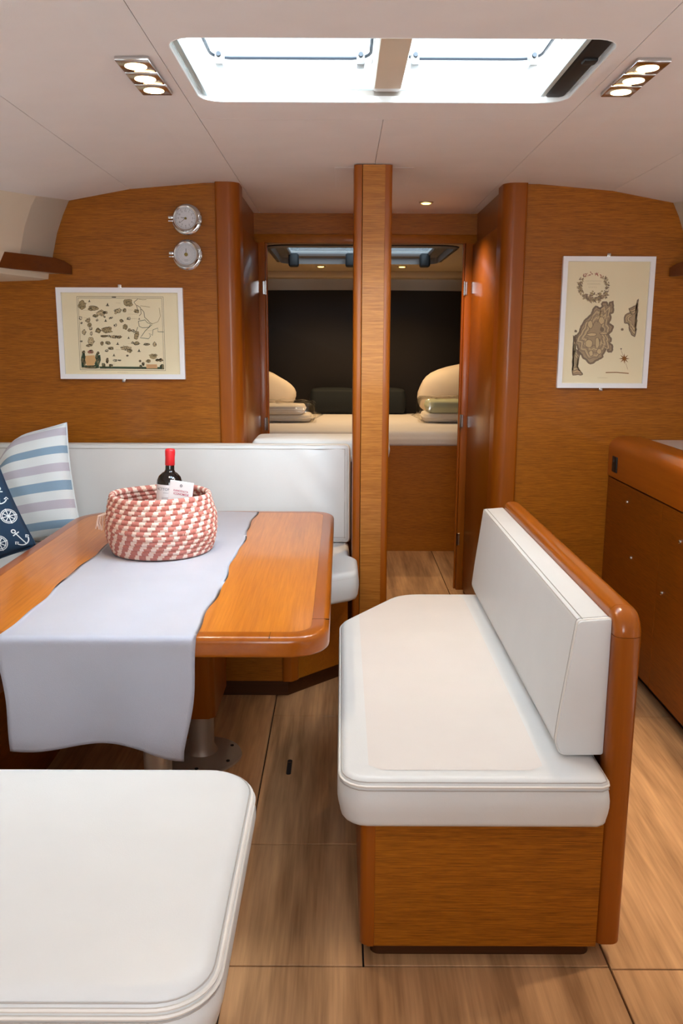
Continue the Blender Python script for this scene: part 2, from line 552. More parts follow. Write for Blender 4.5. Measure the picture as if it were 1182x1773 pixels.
def holed(x0, x1, y0, y1, hole, z0, z1):
    """flat slab with a rounded hole"""
    b = BM(); n = len(hole); c = ((HX0 + HX1) / 2, (HY0 + HY1) / 2) if hole else 0
    c = (sum(p[0] for p in hole) / n, sum(p[1] for p in hole) / n)
    outer = []
    for p in hole:
        d = Vector((p[0] - c[0], p[1] - c[1])); ts = []
        if d.x > 1e-9: ts.append((x1 - c[0]) / d.x)
        if d.x < -1e-9: ts.append((x0 - c[0]) / d.x)
        if d.y > 1e-9: ts.append((y1 - c[1]) / d.y)
        if d.y < -1e-9: ts.append((y0 - c[1]) / d.y)
        t = min(ts); outer.append([c[0] + d.x * t, c[1] + d.y * t])
    for q in rect(x0, x1, y0, y1):
        k = min(range(n), key=lambda i: (outer[i][0] - q[0]) ** 2 + (outer[i][1] - q[1]) ** 2)
        outer[k] = list(q)
    I0 = [b.verts.new((p[0], p[1], z0)) for p in hole]; O0 = [b.verts.new((p[0], p[1], z0)) for p in outer]
    I1 = [b.verts.new((p[0], p[1], z1)) for p in hole]; O1 = [b.verts.new((p[0], p[1], z1)) for p in outer]
    for i in range(n):
        j = (i + 1) % n
        b.faces.new((I0[i], I0[j], O0[j], O0[i])); b.faces.new((I1[i], O1[i], O1[j], I1[j]))
        b.faces.new((I0[i], I1[i], I1[j], I0[j])); b.faces.new((O0[i], O0[j], O1[j], O1[i]))
    return b
hole1 = resample(round_poly(rect(HX0, HX1, HY0, HY1), .065, 8), 160)
hole1 = [(p.x, p.y) for p in hole1]
AH = (-.20, .45, -.7, -.1)                          # aft hatch behind the camera
hole0 = [(p.x, p.y) for p in resample(round_poly(rect(*AH), .05, 6), 80)]
XC0, XC1 = CX - .68, CX + .68
deck = holed(XC0, XC1, 1.2, 2.79, hole1, 2.078, 2.095)
deck = join(deck, holed(XC0, XC1, -1.2, 1.2, hole0, 2.078, 2.095))
ceil_sheet(XC0, XC1, 2.79, 4.75, .015, .02, deck)
ceil_sheet(CX - 2.1, XC0, -1.2, 3.9, .015, .02, deck); ceil_sheet(XC1, CX + 2.1, -1.2, 3.9, .015, .02, deck)
ce = obj('ceiling', deck, M['ceiling_joint'], smooth=False)
tag(ce, 'off white padded headlining panels with fine seams', 'ceiling', kind='structure')
g = .0010; SL, SR = -.435, .675
def cpanel(b): return obj('ceiling_panel', b, M['ceiling'], ce, smooth=False)
cpanel(holed(SL + g, SR - g, 1.2 + g, 2.79 - g, hole1, 2.063, 2.078))
cpanel(holed(SL + g, SR - g, -1.2, 1.2 - g, hole0, 2.063, 2.078))
for x0, x1 in ((SL, CX), (CX, SR)): cpanel(ceil_sheet(x0 + g, x1 - g, 2.79 + g, 4.74, 0, .015))
for x0, x1 in ((CX - 2.1, CX - 1.03), (CX - 1.03, SL), (SR, CX + 1.03), (CX + 1.03, CX + 2.1)):
    cpanel(ceil_sheet(x0 + g, x1 - g, -1.2, 3.9, 0, .015))
cpanel(ceil_sheet(-.53, SL - g, 3.902, 4.74, 0, .015)); cpanel(ceil_sheet(SR + g, .78, 3.902, 4.74, 0, .015))
obj('access_panel', box(-.03, .28, 3.52, 3.955, 2.0618, 2.064, .001, 1), M['ceiling'], ce, smooth=False)

# ---- saloon hatch in the ceiling
def grow(poly, d):
    P = inset_ring([Vector(p) for p in poly], -d); return [(p.x, p.y) for p in P]
w1 = thing('window_1', ((HX0 + HX1) / 2, (HY0 + HY1) / 2, 2.05), 'double deck hatch with white rim letting in daylight above the table', 'window', kind='structure')
def ring_wall(bm, poly_a, za, poly_b, zb):
    A = [bm.verts.new((p[0], p[1], za)) for p in poly_a]; B = [bm.verts.new((p[0], p[1], zb)) for p in poly_b]; n = len(A)
    for i in range(n): bm.faces.new((A[i], A[(i + 1) % n], B[(i + 1) % n], B[i]))
b = BM()
gi = grow(hole1, -.003)
ring_wall(b, hole1, 2.0635, grow(hole1, -.0015), 2.0622); ring_wall(b, grow(hole1, -.0015), 2.0622, gi, 2.0635); ring_wall(b, gi, 2.0635, gi, 2.079); ring_wall(b, gi, 2.079, hole1, 2.080)
obj('rim', b, M['white'], w1, auto=60)
b = BM(); ring_wall(b, hole1, 2.080, grow(hole1, .004), 2.083); ring_wall(b, grow(hole1, .004), 2.083, grow(hole1, .004), 2.093); ring_wall(b, grow(hole1, .004), 2.093, hole1, 2.097)
obj('blind_groove', b, M['alu'], w1, auto=60)
b = BM(); ring_wall(b, hole1, 2.097, hole1, 2.196)
obj('coaming', b, M['white'], w1)
obj('divider', box(.083, .166, HY0 + .002, HY1 - .002, 2.088, 2.20, .012, 3), M['white'], w1)
obj('divider_cap', box(.088, .161, HY0 + .002, HY1 - .06, 2.083, 2.0885, .001, 1), M['cream'], w1)
obj('roller_blind', box(.570, .623, HY0 + .004, HY1 - .012, 2.073, 2.11, .008, 3), M['black'], w1)
obj('blind_pull', box(.585, .619, 2.24, 2.275, 2.066, 2.076, .004, 2), M['black'], w1)
obj('blind_rail', box(-.392, -.376, HY0 + .004, HY1 - .02, 2.073, 2.10, .003, 2), M['alu'], w1)
obj('blind_rail', box(.553, .567, HY0 + .004, HY1 - .02, 2.073, 2.10, .003, 2), M['alu'], w1)
for x0, x1 in ((-.365, .078), (.171, .550)):
    loop = [(p.x, p.y) for p in resample(round_poly(rect(x0, x1, HY0 + .02, HY1 - .008), .05, 6), 90)]
    obj('gasket', tube([(p[0], p[1], 2.176) for p in loop], .0048, 6, True), M['rubber'], w1)
    obj('inner_flange', tube([(p[0], p[1], 2.152) for p in grow(loop, .004)], .003, 6, True), M['white'], w1)
    obj('pane', prism(grow(loop, -.002), 2.184, 2.192, 'z'), M['pane'], w1, smooth=False)
    for hx in (x0 + .028, x1 - .028):
        h = obj('catch', box(hx - .011, hx + .011, HY1 - .075, HY1 - .03, 2.140, 2.184, .004, 2), M['hatch_grey'], w1)
        obj('catch_knob', lathe([(0, 0), (.006, 0), (.007, .006), (.004, .012), (0, .012)], 12, (hx, HY1 - .082, 2.165), 'y'), M['rubber'], h)

# ---- hull / cabin sides
def side_x(y, s):      # cabin side narrows towards the bulkhead
    return CX + s * (1.30 + .235 * max(0, min(1.35, 3.85 - y)))
def side_wall(s, name, label):
    def fn(u, v):
        y = -1.2 + (3.86 + 1.2) * u
        pr = [(0, 2.03), (.0, 1.985), (.03, 1.93), (.062, 1.85), (.087, 1.75), (.10, 1.66), (.14, 1.655), (.62, 1.64), (.72, 1.2), (.72, .6), (.68, .2), (.6, -.02)]
        k = v * (len(pr) - 1); i = min(int(k), len(pr) - 2); t = k - i
        o = pr[i][0] + (pr[i + 1][0] - pr[i][0]) * t; z = pr[i][1] + (pr[i + 1][1] - pr[i][1]) * t
        return (side_x(y, s) + s * o, y, z)
    b = sheet(fn, 40, 44)
    # coachroof window opening aft of the photographed part
    kill = [f for f in b.faces if .35 < f.calc_center_median().y < 2.5 and 1.70 < f.calc_center_median().z < 1.95]
    bmesh.ops.delete(b, geom=kill, context='FACES')
    o = obj(name, b, M['cream'], auto=50)
    return tag(o, label, 'wall', kind='structure')
wl = side_wall(-1, 'wall_left', 'cream curved cabin side above the left shelf')
wr = side_wall(1, 'wall_right', 'cream curved cabin side above the galley')
# moulded lip where the cabin side meets the bulkhead
for s, par in ((-1, wl), (1, wr)):
    pr = [(-.006, 1.99), (.024, 1.93), (.056, 1.85), (.081, 1.75)]
    b = BM()
    rows = []
    for o_, z in pr:
        x1 = side_x(3.855, s) + s * o_
        x0 = side_x(3.62, s) + s * o_
        rows.append([b.verts.new((x0 + s * .012, 3.62, z)), b.verts.new((x0, 3.635, z)), b.verts.new((x1 - s * .004, 3.846, z))])
    for i in range(len(rows) - 1):
        for k in range(2): b.faces.new((rows[i][k], rows[i][k + 1], rows[i + 1][k + 1], rows[i + 1][k]))
    bmesh.ops.solidify(b, geom=b.faces[:], thickness=.006)
    obj('edge_moulding', b, M['moulding'], par, auto=50)
# aft wall with the companionway opening
b = BM()
for x0, x1, z0, z1 in ((-2, -.35, 0, 2.1), (.65, 2.2, 0, 2.1), (-.35, .65, 0, .55), (-.35, .65, 1.95, 2.1)): box(x0, x1, -1.22, -1.2, z0, z1, bm=b)
wa = tag(obj('wall_aft', b, M['cream'], smooth=False), 'pale aft wall around the companionway behind the viewer', 'wall', kind='structure')
obj('unseen_shade_block', box(.08, .80, -1.199, .15, 0, 1.02, .02, 2), M['veneer_y'], wa)  # added out of view to keep low companionway light off the bench end

# ---- saloon bulkhead, columns, corridor
wfl = tag(obj('wall_front_left', box(-2.05, -.543, YB, YB + .03, -.01, 2.06), M['veneer_x'], smooth=False),
    'teak veneered bulkhead with clock and horizontal map, left of the corridor', 'wall', kind='structure')
wfr = tag(obj('wall_front_right', box(.793, 2.25, YB, YB + .03, -.01, 2.06), M['veneer_x'], smooth=False),
    'teak veneered bulkhead with upright map, right of the corridor', 'wall', kind='structure')
def column(name, x0, x1, s, label):
    pts = [(x0, YB - .018), (x1, YB - .018), (x1, YB + .12), (x0, YB + .12)]
    rad = [.012, .085, 0, 0] if s < 0 else [.085, .012, 0, 0]
    tag(obj(name, prism(round_poly(pts, rad, 10), -.005, 2.064), M['solid_z']), label, 'trim', kind='structure')
column('trim_1', -.543, XL, -1, 'rounded solid teak corner post left of the corridor')
column('trim_2', XR, .793, 1, 'rounded solid teak corner post right of the corridor')
tag(obj('wall_corridor_left', box(XL - .057, XL - .027, YB + .10, YH + .05, -.01, 2.077), M['veneer_gloss'], smooth=False),
    'glossy teak left wall of the corridor to the forward cabin', 'wall', kind='structure')
tag(obj('wall_corridor_right', box(XR + .027, XR + .057, YB + .10, YH + .05, -.01, 2.077), M['veneer_gloss'], smooth=False),
    'glossy teak right wall of the corridor to the forward cabin', 'wall', kind='structure')
hd = tag(obj('trim_3', box(XL - .03, XR + .03, YH, YH + .04, 1.955, 2.064), M['veneer_x'], smooth=False), 'teak header above the forward cabin doorway', 'trim', kind='structure')
obj('header_lip', box(XL - .03, XR + .03, YH - .008, YH + .05, 1.912, 1.957, .004, 2), M['veneer_x'], hd)
for k, x0, x1, lab in ((4, XL - .03, XL + .03, 'left jamb of the forward cabin doorway'), (5, XR - .03, XR + .03, 'right jamb of the forward cabin doorway')):
    j = tag(obj('trim_%d' % k, box(x0, x1, YH - .008, YH + .045, 0, 1.914, .004, 2), M['solid_z']), lab, 'trim', kind='structure')
    s = 1 if k == 4 else -1
    xa = x1 if s > 0 else x0
    obj('door_stop', box(min(xa, xa + s * .010), max(xa, xa + s * .010), YH + .02, YH + .045, 0, 1.914, .002, 1), M['solid_z'], j)
    for z in ((1.68, .97, .30) if k == 5 else (1.68, .95)):
        h = obj('hinge', box(min(xa - s * .014, xa + s * .003), max(xa - s * .014, xa + s * .003), YH - .012, YH + .012, z - .035, z + .035, .002, 1), M['chrome'], j)
        obj('hinge_pin', tube([(xa + s * .002, YH - .012, z - .036), (xa + s * .002, YH - .012, z + .036)], .005, 8), M['chrome'], h)
# door leaves folded back against the corridor walls
def door(n, x0, x1, xh, label):
    d = thing('door_%d' % n, ((x0 + x1) / 2, 4.35, .02), label, 'door', kind='structure')
    obj('leaf', box(x0, x1, 3.973, 4.70, .02, 1.90, .003, 2), M['veneer_gloss'], d)
    for z in (1.68, .97): obj('hinge', box(xh - .004, xh + .004, 4.665, 4.70, z - .03, z + .03, .001, 1), M['chrome'], d)
door(1, XL - .026, XL - .002, XL - .001, 'glossy teak door leaf folded against the left corridor wall')
door(2, XR + .002, XR + .026, XR + .001, 'glossy teak door leaf folded against the right corridor wall')

# ---- mast post
pl = thing('pillar', (.118, 3.52, 0), 'square teak mast post with rounded edges in the middle of the cabin', 'pillar', kind='structure')
PX0, PX1, PY0, PY1 = .046, .193, 3.45, 3.62
obj('veneer_face', box(PX0 + .034, PX1 - .028, PY0, PY1, 0, 2.06), M['veneer_post'], pl, smooth=False)
obj('edge_strip', prism(round_poly(rect(PX0, PX0 + .032, PY0, PY1), [.026, .003, .003, .026], 6), 0, 2.06), M['solid_z'], pl)
obj('edge_strip', prism(round_poly(rect(PX1 - .028, PX1, PY0, PY1), [.001, .024, .024, .001], 6), 0, 2.06), M['solid_z'], pl)

# ---- forward cabin shell
tag(obj('wall_cabin_left', box(-1.33, -1.30, YH + .05, 7.25, 0, 2.0), M['veneer_y'], smooth=False), 'teak left side of the forward cabin', 'wall', kind='structure')
tag(obj('wall_cabin_right', box(1.55, 1.58, YH + .05, 7.25, 0, 2.0), M['veneer_y'], smooth=False), 'teak right side of the forward cabin', 'wall', kind='structure')
b = BM()
box(-1.33, XL - .0, YH + .05, YH + .08, 0, 2.0, bm=b); box(XR, 1.58, YH + .05, YH + .08, 0, 2.0, bm=b); box(XL, XR, YH + .051, YH + .08, 1.93, 2.05, bm=b)
tag(obj('wall_cabin_aft', b, M['veneer_x'], smooth=False), 'cabin side of the doorway partition', 'wall', kind='structure')
wf = tag(obj('wall_front', box(-1.33, 1.58, 7.2, 7.24, 0, 2.0), M['cream'], smooth=False), 'cream front wall of the forward cabin above the dark headboard', 'wall', kind='structure')
b = BM()
pts = [(-1.30, .70), (1.55, .70), (1.55, 1.78)] + [(CX + (1.42 * math.cos(t)), 1.78 + .025 * math.sin(t)) for t in [PI * k / 12 for k in range(1, 12)]] + [(-1.30, 1.78)]
hb = obj('headboard', prism(pts, 7.13, 7.195, 'y', .01, 2), M['headboard'])
tag(hb, 'dark brown arched headboard panel behind the berth', 'headboard')
hole2 = [(p.x, p.y) for p in resample(round_poly(rect(-.42, .66, 5.15, 6.22), .1, 6), 120)]
cb = holed(-1.33, 1.58, YH + .05, 7.22, hole2, 1.945, 1.965)
c2 = tag(obj('ceiling_cabin', cb, M['liner_tan'], smooth=False), 'cream ceiling of the forward cabin', 'ceiling', kind='structure')
obj('ceiling_step', box(-1.30, 1.55, 7.02, 7.2, 1.895, 1.946, .01, 2), M['liner_tan'], c2)
w2 = thing('window_2', (CX, 5.68, 1.93), 'dark framed deck hatch over the forward berth', 'window', kind='structure')
b = BM(); ring_wall(b, grow(hole2, .03), 1.944, grow(hole2, .0), 1.93); ring_wall(b, hole2, 1.93, grow(hole2, -.004), 1.97); ring_wall(b, grow(hole2, -.004), 1.97, grow(hole2, -.06), 2.0)
obj('rim', b, M['hatch_grey'], w2, auto=50)
b = BM(); ring_wall(b, grow(hole2, .034), 1.9445, grow(hole2, .028), 1.938)
obj('gasket', b, M['rubber'], w2)
obj('pane', prism(grow(hole2, -.03), 2.0, 2.008, 'z'), M['smoked'], w2, smooth=False)
obj('hatch_frame', tube([(p[0], p[1], 1.99) for p in grow(hole2, -.06)], .014, 6, True), M['hatch_grey'], w2)
obj('blind', box(-.38, .62, 5.18, 5.72, 1.992, 1.998, .002, 1), M['alu'], w2)
for x in (-.33, .06, .57): obj('catch', box(x - .035, x + .035, 6.06, 6.14, 1.90, 1.99, .014, 3), M['black'], w2)

# ================================================================== LAMPS
def spot(parent, loc, power, col, size=165, blend=.7, r=.03):
    d = bpy.data.lights.new('lamp_light', 'SPOT'); d.energy = power; d.color = col
    d.spot_size = math.radians(size); d.spot_blend = blend; d.shadow_soft_size = r
    o = bpy.data.objects.new('lamp_light', d); o.location = Vector(loc) - world_loc(parent); COL.objects.link(o); o.parent = parent
WARM = (1, .83, .64)
def square_lamp(x, y, label, power=8, size=165):
    z = zc(x)
    t = thing('spot_lamp', (x, y, z), label, 'lamp', 'square ceiling spot lamps')
    b = BM(); box(x - .041, x + .041, y - .047, y + .047, z - .010, z + .001, .003, 2, bm=b)
    obj('cover', b, M['chrome'], t)
    obj('lens', lathe([(0, -.012), (.020, -.0125), (.0265, -.011), (.0265, -.009)], 28, (x, y, z)), M['lamp'], t)
    spot(t, (x, y, z - .02), power, WARM, size)
    return t
ys = [2.25, 2.352, 2.454]
wd = ['nearest the viewer', 'in the middle', 'nearest the bulkhead']
lamp0 = square_lamp(-.502, ys[0], 'square chrome spot lamp left of the hatch, row end nearest the viewer')
for side, x in (('left', -.502), ('right', .742)):
    for i, y in enumerate(ys):
        if side == 'left' and i == 0: continue
        dup(lamp0, (x, y, zc(x)), 'square chrome spot lamp %s of the hatch, %s' % (side, ['row end nearest the viewer', 'middle of its row of three', 'row end nearest the bulkhead'][i]))
def round_lamp(x, y, z, label, power):
    t = thing('downlight', (x, y, z), label, 'lamp', 'small round downlights')
    obj('cover', lathe([(0, -.006), (.024, -.006), (.034, -.004), (.036, .001)], 28, (x, y, z)), M['steel'], t)
    obj('lens', lathe([(0, -.010), (.018, -.0095), (.024, -.006)], 24, (x, y, z)), M['lamp_dim'], t)
    spot(t, (x, y, z - .02), power, (1, .68, .34), 130)
    return t
square_lamp(1.30, 1.95, 'square chrome spot lamp over the galley, farther from the bulkhead', 60, 66)
square_lamp(1.30, 2.60, 'square chrome spot lamp over the galley, nearer the bulkhead', 50, 66)
d0 = round_lamp(.408, 4.36, 2.063, 'round amber downlight in the corridor ceiling right of the mast post', 45)
round_lamp(-.155, 6.55, 1.945, 'amber downlight in the forward cabin left of the mast post', 24)
round_lamp(.445, 6.55, 1.945, 'amber downlight in the forward cabin right of the mast post', 24)

# ================================================================== SHELVES on the cabin sides
for s, nm in ((-1, 'left'), (1, 'right')):
    lab = 'shelf with dark teak fiddle rail on the left cabin side' if s < 0 else 'shelf end with dark teak rail at the right picture edge'
    ex = CX + s * 1.335
    ax = CX + s * 2.02; ay = 2.35
    mx_ = CX + s * 1.60; my = 3.28
    sh = thing('wall_shelf', (ex, 3.6, 1.66), lab, 'shelf')
    outer = [(ex, 3.848), (ex + s * .03, 3.80), (mx_, my), (ax, ay), (ax + s * .03, ay), (ax + s * .03, 3.848)]
    if s < 0: outer = outer[::-1]
    obj('board', prism(outer, 1.683, 1.697, 'z'), M['cream'], sh, smooth=False)
    pts = [(ex - s * .03, 3.848), (ex - s * .012, 3.82), (ex + s * .02, 3.775), (mx_, my), (ax, ay)]
    b = BM(); rows = []
    for i, p in enumerate(pts):
        q = Vector(pts[min(i + 1, len(pts) - 1)]) - Vector(pts[max(i - 1, 0)]); q.normalize(); nrm = Vector((-q.y, q.x)) * .012
        hi_ = 1.744 if i > 1 else (1.732 if i == 1 else 1.716)
        lo_ = 1.681
        rows.append([b.verts.new((p[0] + k * nrm.x, p[1] + k * nrm.y, z)) for k, z in ((1, lo_), (1, hi_), (-1, hi_), (-1, lo_))])
    for i in range(len(rows) - 1):
        for k in range(4): b.faces.new((rows[i][k], rows[i][(k + 1) % 4], rows[i + 1][(k + 1) % 4], rows[i + 1][k]))
    b.faces.new(rows[0]); b.faces.new(rows[-1][::-1])
    obj('fiddle_rail', b, M['solid_dark'], sh, auto=25)

# ================================================================== SETTEE (U shape, left)
st = thing('settee', (-.6, 3.5, 0), 'long white vinyl settee along the bulkhead behind the table', 'settee')
base = [(-1.75, 3.2), (-.195, 3.2), (.03, 3.42), (.03, 3.84), (-1.75, 3.84)]
obj('base', prism(base, .075, .405, 'z'), M['veneer_x'], st, smooth=False)
obj('corner_post', prism(round_poly([(-.245, 3.192), (-.192, 3.192), (-.155, 3.23), (-.2, 3.24)], .012, 4), .075, .405), M['solid_z'], st)
kick = [(-1.75, 3.235), (-.21, 3.235), (-.005, 3.435), (-.005, 3.84), (-1.75, 3.84)]
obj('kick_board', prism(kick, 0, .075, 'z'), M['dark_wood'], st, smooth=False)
b, sm = cushion(round_poly([(-1.70, 3.06), (-.16, 3.06), (.068, 3.205), (.068, 3.43), (.034, 3.47), (.034, 3.73), (-1.70, 3.73)], [.02, .06, .06, .03, .01, .01, .01], 6), .405, .525, .022, .004)
sc_ = obj('seat_cushion', b, M['vinyl'], st, auto=60)
obj('stitching', tube(sm(.010, .517), .0016, 5, True), M['stitch'], sc_)
obj('stitching', tube(sm(.001, .502), .0013, 5, True), M['stitch'], sc_)
# backrest: leaning slab
th = math.radians(8)
mtx = Matrix.Translation((0, 3.705, .525)) @ Matrix.Rotation(math.radians(90) - th, 4, 'X')
def wrinkle(p):
    t = max(0, min(1, p.z / .03))
    w = .0016 * math.sin(p.x * 26 + p.y * 5) * math.sin(p.x * 5 + 1) + .0026 * math.sin((p.x * 1.0 + p.y * .9) * 40) * math.exp(-((p.x + .10) / .12) ** 2)
    return Vector((p.x, p.y, p.z + t * w))
b, sm = cushion(round_poly(rect(-1.70, .038, 0.0, .432), [.015, .015, .02, .02], 5), -.055, .035, .018, .006, mtx=mtx, n=420, puff=wrinkle)
bc = obj('backrest_cushion', b, M['vinyl'], st, auto=60)
obj('stitching', tube(sm(.022, .0365), .0012, 5, True), M['stitch'], bc)
obj('welt', tube(sm(.004, .031), .0024, 5, True), M['welt'], bc)
# side run under the pillows
ss = thing('side_settee', (-1.5, 2.6, 0), 'white settee along the left hull side, mostly hidden behind the table', 'settee')
obj('base', box(-1.75, -.975, 1.85, 3.05, .0, .405), M['veneer_y'], ss, smooth=False)
b, sm = cushion(round_poly(rect(-1.72, -1.03, 1.87, 3.045), .03, 5), .405, .525, .022, .004)
obj('seat_cushion', b, M['vinyl'], ss, auto=60)
# padded low partition behind the settee
pp = thing('padded_cabinet', (-.1, 4.0, 0), 'low cabinet with white padded top behind the settee end and mast post', 'cabinet')
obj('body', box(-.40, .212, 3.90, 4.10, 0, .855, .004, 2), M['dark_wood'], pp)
b, sm = cushion(round_poly(rect(-.408, .222, 3.885, 4.13), [.02, .05, .05, .05], 5), .855, .963, .03, .006)
obj('padded_top', b, M['vinyl'], pp, auto=60)

# ================================================================== TABLE
TX0, TX1, TY0, TY1, TZ = -1.075, -.028, 1.955, 3.53, .70
tb = thing('saloon_table', (-.55, 2.74, 0), 'large teak saloon table with rounded corners under a white runner', 'table')
out = round_poly(rect(TX0, TX1, TY0, TY1), [.1, .1, .1, .2], 10)
inn = round_poly(rect(TX0 + .044, TX1 - .044, TY0 + .044, TY1 - .044), [.058, .058, .058, .16], 10)
A = resample(out, 240)
# border frame: ring from inner outline to outer, with rounded nose
B_ = []
Ci = resample(inn, 240)
b = BM()
rings = []
R_ = .016
prof = [(.044, TZ - .001), (.044, TZ), (R_, TZ)] + [(R_ * (1 - math.sin(a)), TZ - R_ * (1 - math.cos(a))) for a in [PI / 2 * k / 5 for k in range(1, 6)]] + \
       [(0, TZ - .044)] + [(R_ * .5 * (1 - math.cos(a)), TZ - .044 - R_ * .5 * math.sin(a)) for a in [PI / 2 * k / 3 for k in range(1, 4)]] + [(.044, TZ - .052)]
outP = [Vector(p) for p in out]
def ins(poly, d): return [(p.x, p.y) for p in inset_ring(poly, d)]
for d, z in prof: rings.append([b.verts.new((p[0], p[1], z)) for p in ins(outP, d)])
n = len(outP)
for i in range(len(rings) - 1):
    for k in range(n): b.faces.new((rings[i][k], rings[i][(k + 1) % n], rings[i + 1][(k + 1) % n], rings[i + 1][k]))
obj('edge_band', b, M['solid_y'], tb, auto=40)
obj('table_top', prism(ins(outP, .0445), TZ - .052, TZ - .0003, 'z'), M['table'], tb, smooth=False)
for x, y, dx, dy in ((TX1 - .0445, TY0 + .145, .044, .0012), (TX1 - .144, TY0 + .0005, .0012, .044)):   # joints of the band
    obj('band_joint', box(x, x + dx, y, y + dy, TZ - .002, TZ + .0003), M['dark_wood'], tb, smooth=False)
lg = obj('leg_sleeve', prism(round_poly([(-.60, 2.60), (-.408, 2.60), (-.408, 2.90), (-.60, 2.90)], .02, 5), .19, .649, 'z', .006, 2), M['solid_z'], tb)
pd = obj('pedestal', lathe([(.045, .19), (.043, .045), (.055, .022), (.095, .012), (.135, .006), (.137, 0), (0, 0)], 40, (-.475, 2.72, 0)), M['steel'], tb)
for k in range(6):
    a = PI / 6 + k * PI / 3
    obj('screw', lathe([(.006, .0105), (.0065, .013), (0, .013)], 10, (-.475 + .112 * math.cos(a), 2.72 + .112 * math.sin(a), -.001)), M['black'], pd)
ft = obj('front_leg', lathe([(.036, .65), (.036, .02), (.05, .012), (.052, 0), (0, 0)], 28, (-.475, 2.06, 0)), M['steel'], tb)

# runner
rx0, rx1 = -.820, -.346
def runner(u, v):
    s = v * 1.825                                  # along: from the far edge forward then down
    e = .005 * math.sin(s * 11 + (0 if u < .5 else 2)) + .003 * math.sin(s * 27)
    x = rx0 + (rx1 - rx0) * u + e * (1 if u < .5 else 1) * abs(2 * u - 1)
    L = 3.50 - TY0 - .012
    if s <= L:
        y = 3.50 - s
        z = TZ + .0011 + .0010 * math.sin(x * 20 + s * 5)
        return (x, y, z)
    d = s - L; R = .012
    if d < R * PI / 2:
        a = d / R
        return (x, TY0 + .012 - (R + .003) * math.sin(a), TZ + .0011 - R + R * math.cos(a))
    d -= R * PI / 2
    k = min(1, d / .25)
    dlen = d * (1 + .06 * max(0, (u - .75) / .25) - .03 * math.sin(u * PI * 1.3) + .015 * math.sin(u * 9))
    x2 = x + k * (.020 * (1 - u) * .6 - .032 * u * u)
    y = TY0 - .004 - k * (.010 + .014 * math.sin(u * 8 + .6) * k)
    return (x2, y, TZ - R - dlen)
rn = obj('table_runner', sheet(runner, 40, 220, .001), M['linen'], auto=70)
tag(rn, 'white linen runner along the table, hanging over its near edge', 'runner')
def hem(u, v):
    p = runner(u, v); return (p[0], p[1] - .0016, p[2])

# ================================================================== BASKET with bottle and card
bx, by, bz = -.606, 2.832, TZ + .0062
bk = thing('wool_basket', (bx, by, bz), 'round coiled basket of pink and cream wool on the runner', 'basket')
NR = 12; HB = .192
def rad(t): return .158 + .026 * math.sin(min(1, t * 1.5) * PI / 2) - .034 * max(0, t - .35) ** 1.2 * 1.3
pairs = 27; m_ = pairs * 12
for i in range(NR):
    t = (i + .5) / NR; z = bz + HB * t; r0 = rad(t); hz = HB / NR * .70
    b = BM(); ringsv = []
    for k in range(m_):
        a = 2 * PI * k / m_
        st_ = abs(math.sin(a * m_ / 12 + i)) if False else (k % 4) / 4
        bumpv = .0022 * math.sin(PI * ((k + i * 2) % 4 + .5) / 4)
        rr = r0 + .0012 * math.sin(5 * a + i)
        zoff = .0022 * math.sin(3 * a + i * .4) * t
        ringsv.append([b.verts.new((bx + math.cos(a) * (rr + (.0085 + bumpv) * math.cos(c)), by + math.sin(a) * (rr + (.0085 + bumpv) * math.cos(c)), z + zoff + hz * math.sin(c)))
                       for c in [2 * PI * j / 8 for j in range(8)]])
    for k in range(m_):
        for j in range(8):
            f = b.faces.new((ringsv[k][j], ringsv[(k + 1) % m_][j], ringsv[(k + 1) % m_][(j + 1) % 8], ringsv[k][(j + 1) % 8]))
            ph = (k / 12 - (i + .5 + .5 * math.sin((j + .5) * PI / 4)) * .30 + (.45 if i in (5, 6, 7, 8) else 0) + .06 * math.sin(k * 1.7 + i)) % 1
            f.material_index = 0 if ph < .56 else 1
    obj('coil', b, [M['coil_pink'], M['coil_cream']], bk, auto=80)
obj('base', lathe([(0, 0), (.158, 0), (.160, .008), (0, .008)], 40, (bx, by, bz)), M['coil_pink'], bk)
# tassel at the left side
for k in range(7):
    a = -2.95 + random.uniform(-.06, .06)
    p0 = Vector((bx + .180 * math.cos(a), by + .180 * math.sin(a), bz + .128))
    d = Vector((-.8 + random.uniform(-.5, .7), -.5 + random.uniform(-.3, .2), 0)) * .02
    obj('tassel_strand', tube([p0, p0 + d + Vector((0, 0, -.008)), p0 + d * 1.2 + Vector((0, 0, -.03)), p0 + d * random.uniform(.7, 1.6) + Vector((0, 0, -.05 - random.random() * .015))], .0022, 5), M['coil_cream'], bk)
# inner loop handle lying inside on the left
obj('inner_loop', tube([(bx - .12 + .03 * math.cos(a), by - .03 + .05 * math.sin(a), bz + .13 + .018 * math.sin(a * .5)) for a in [2 * PI * k / 20 for k in range(21)]], .013, 8), M['coil_cream'], bk)

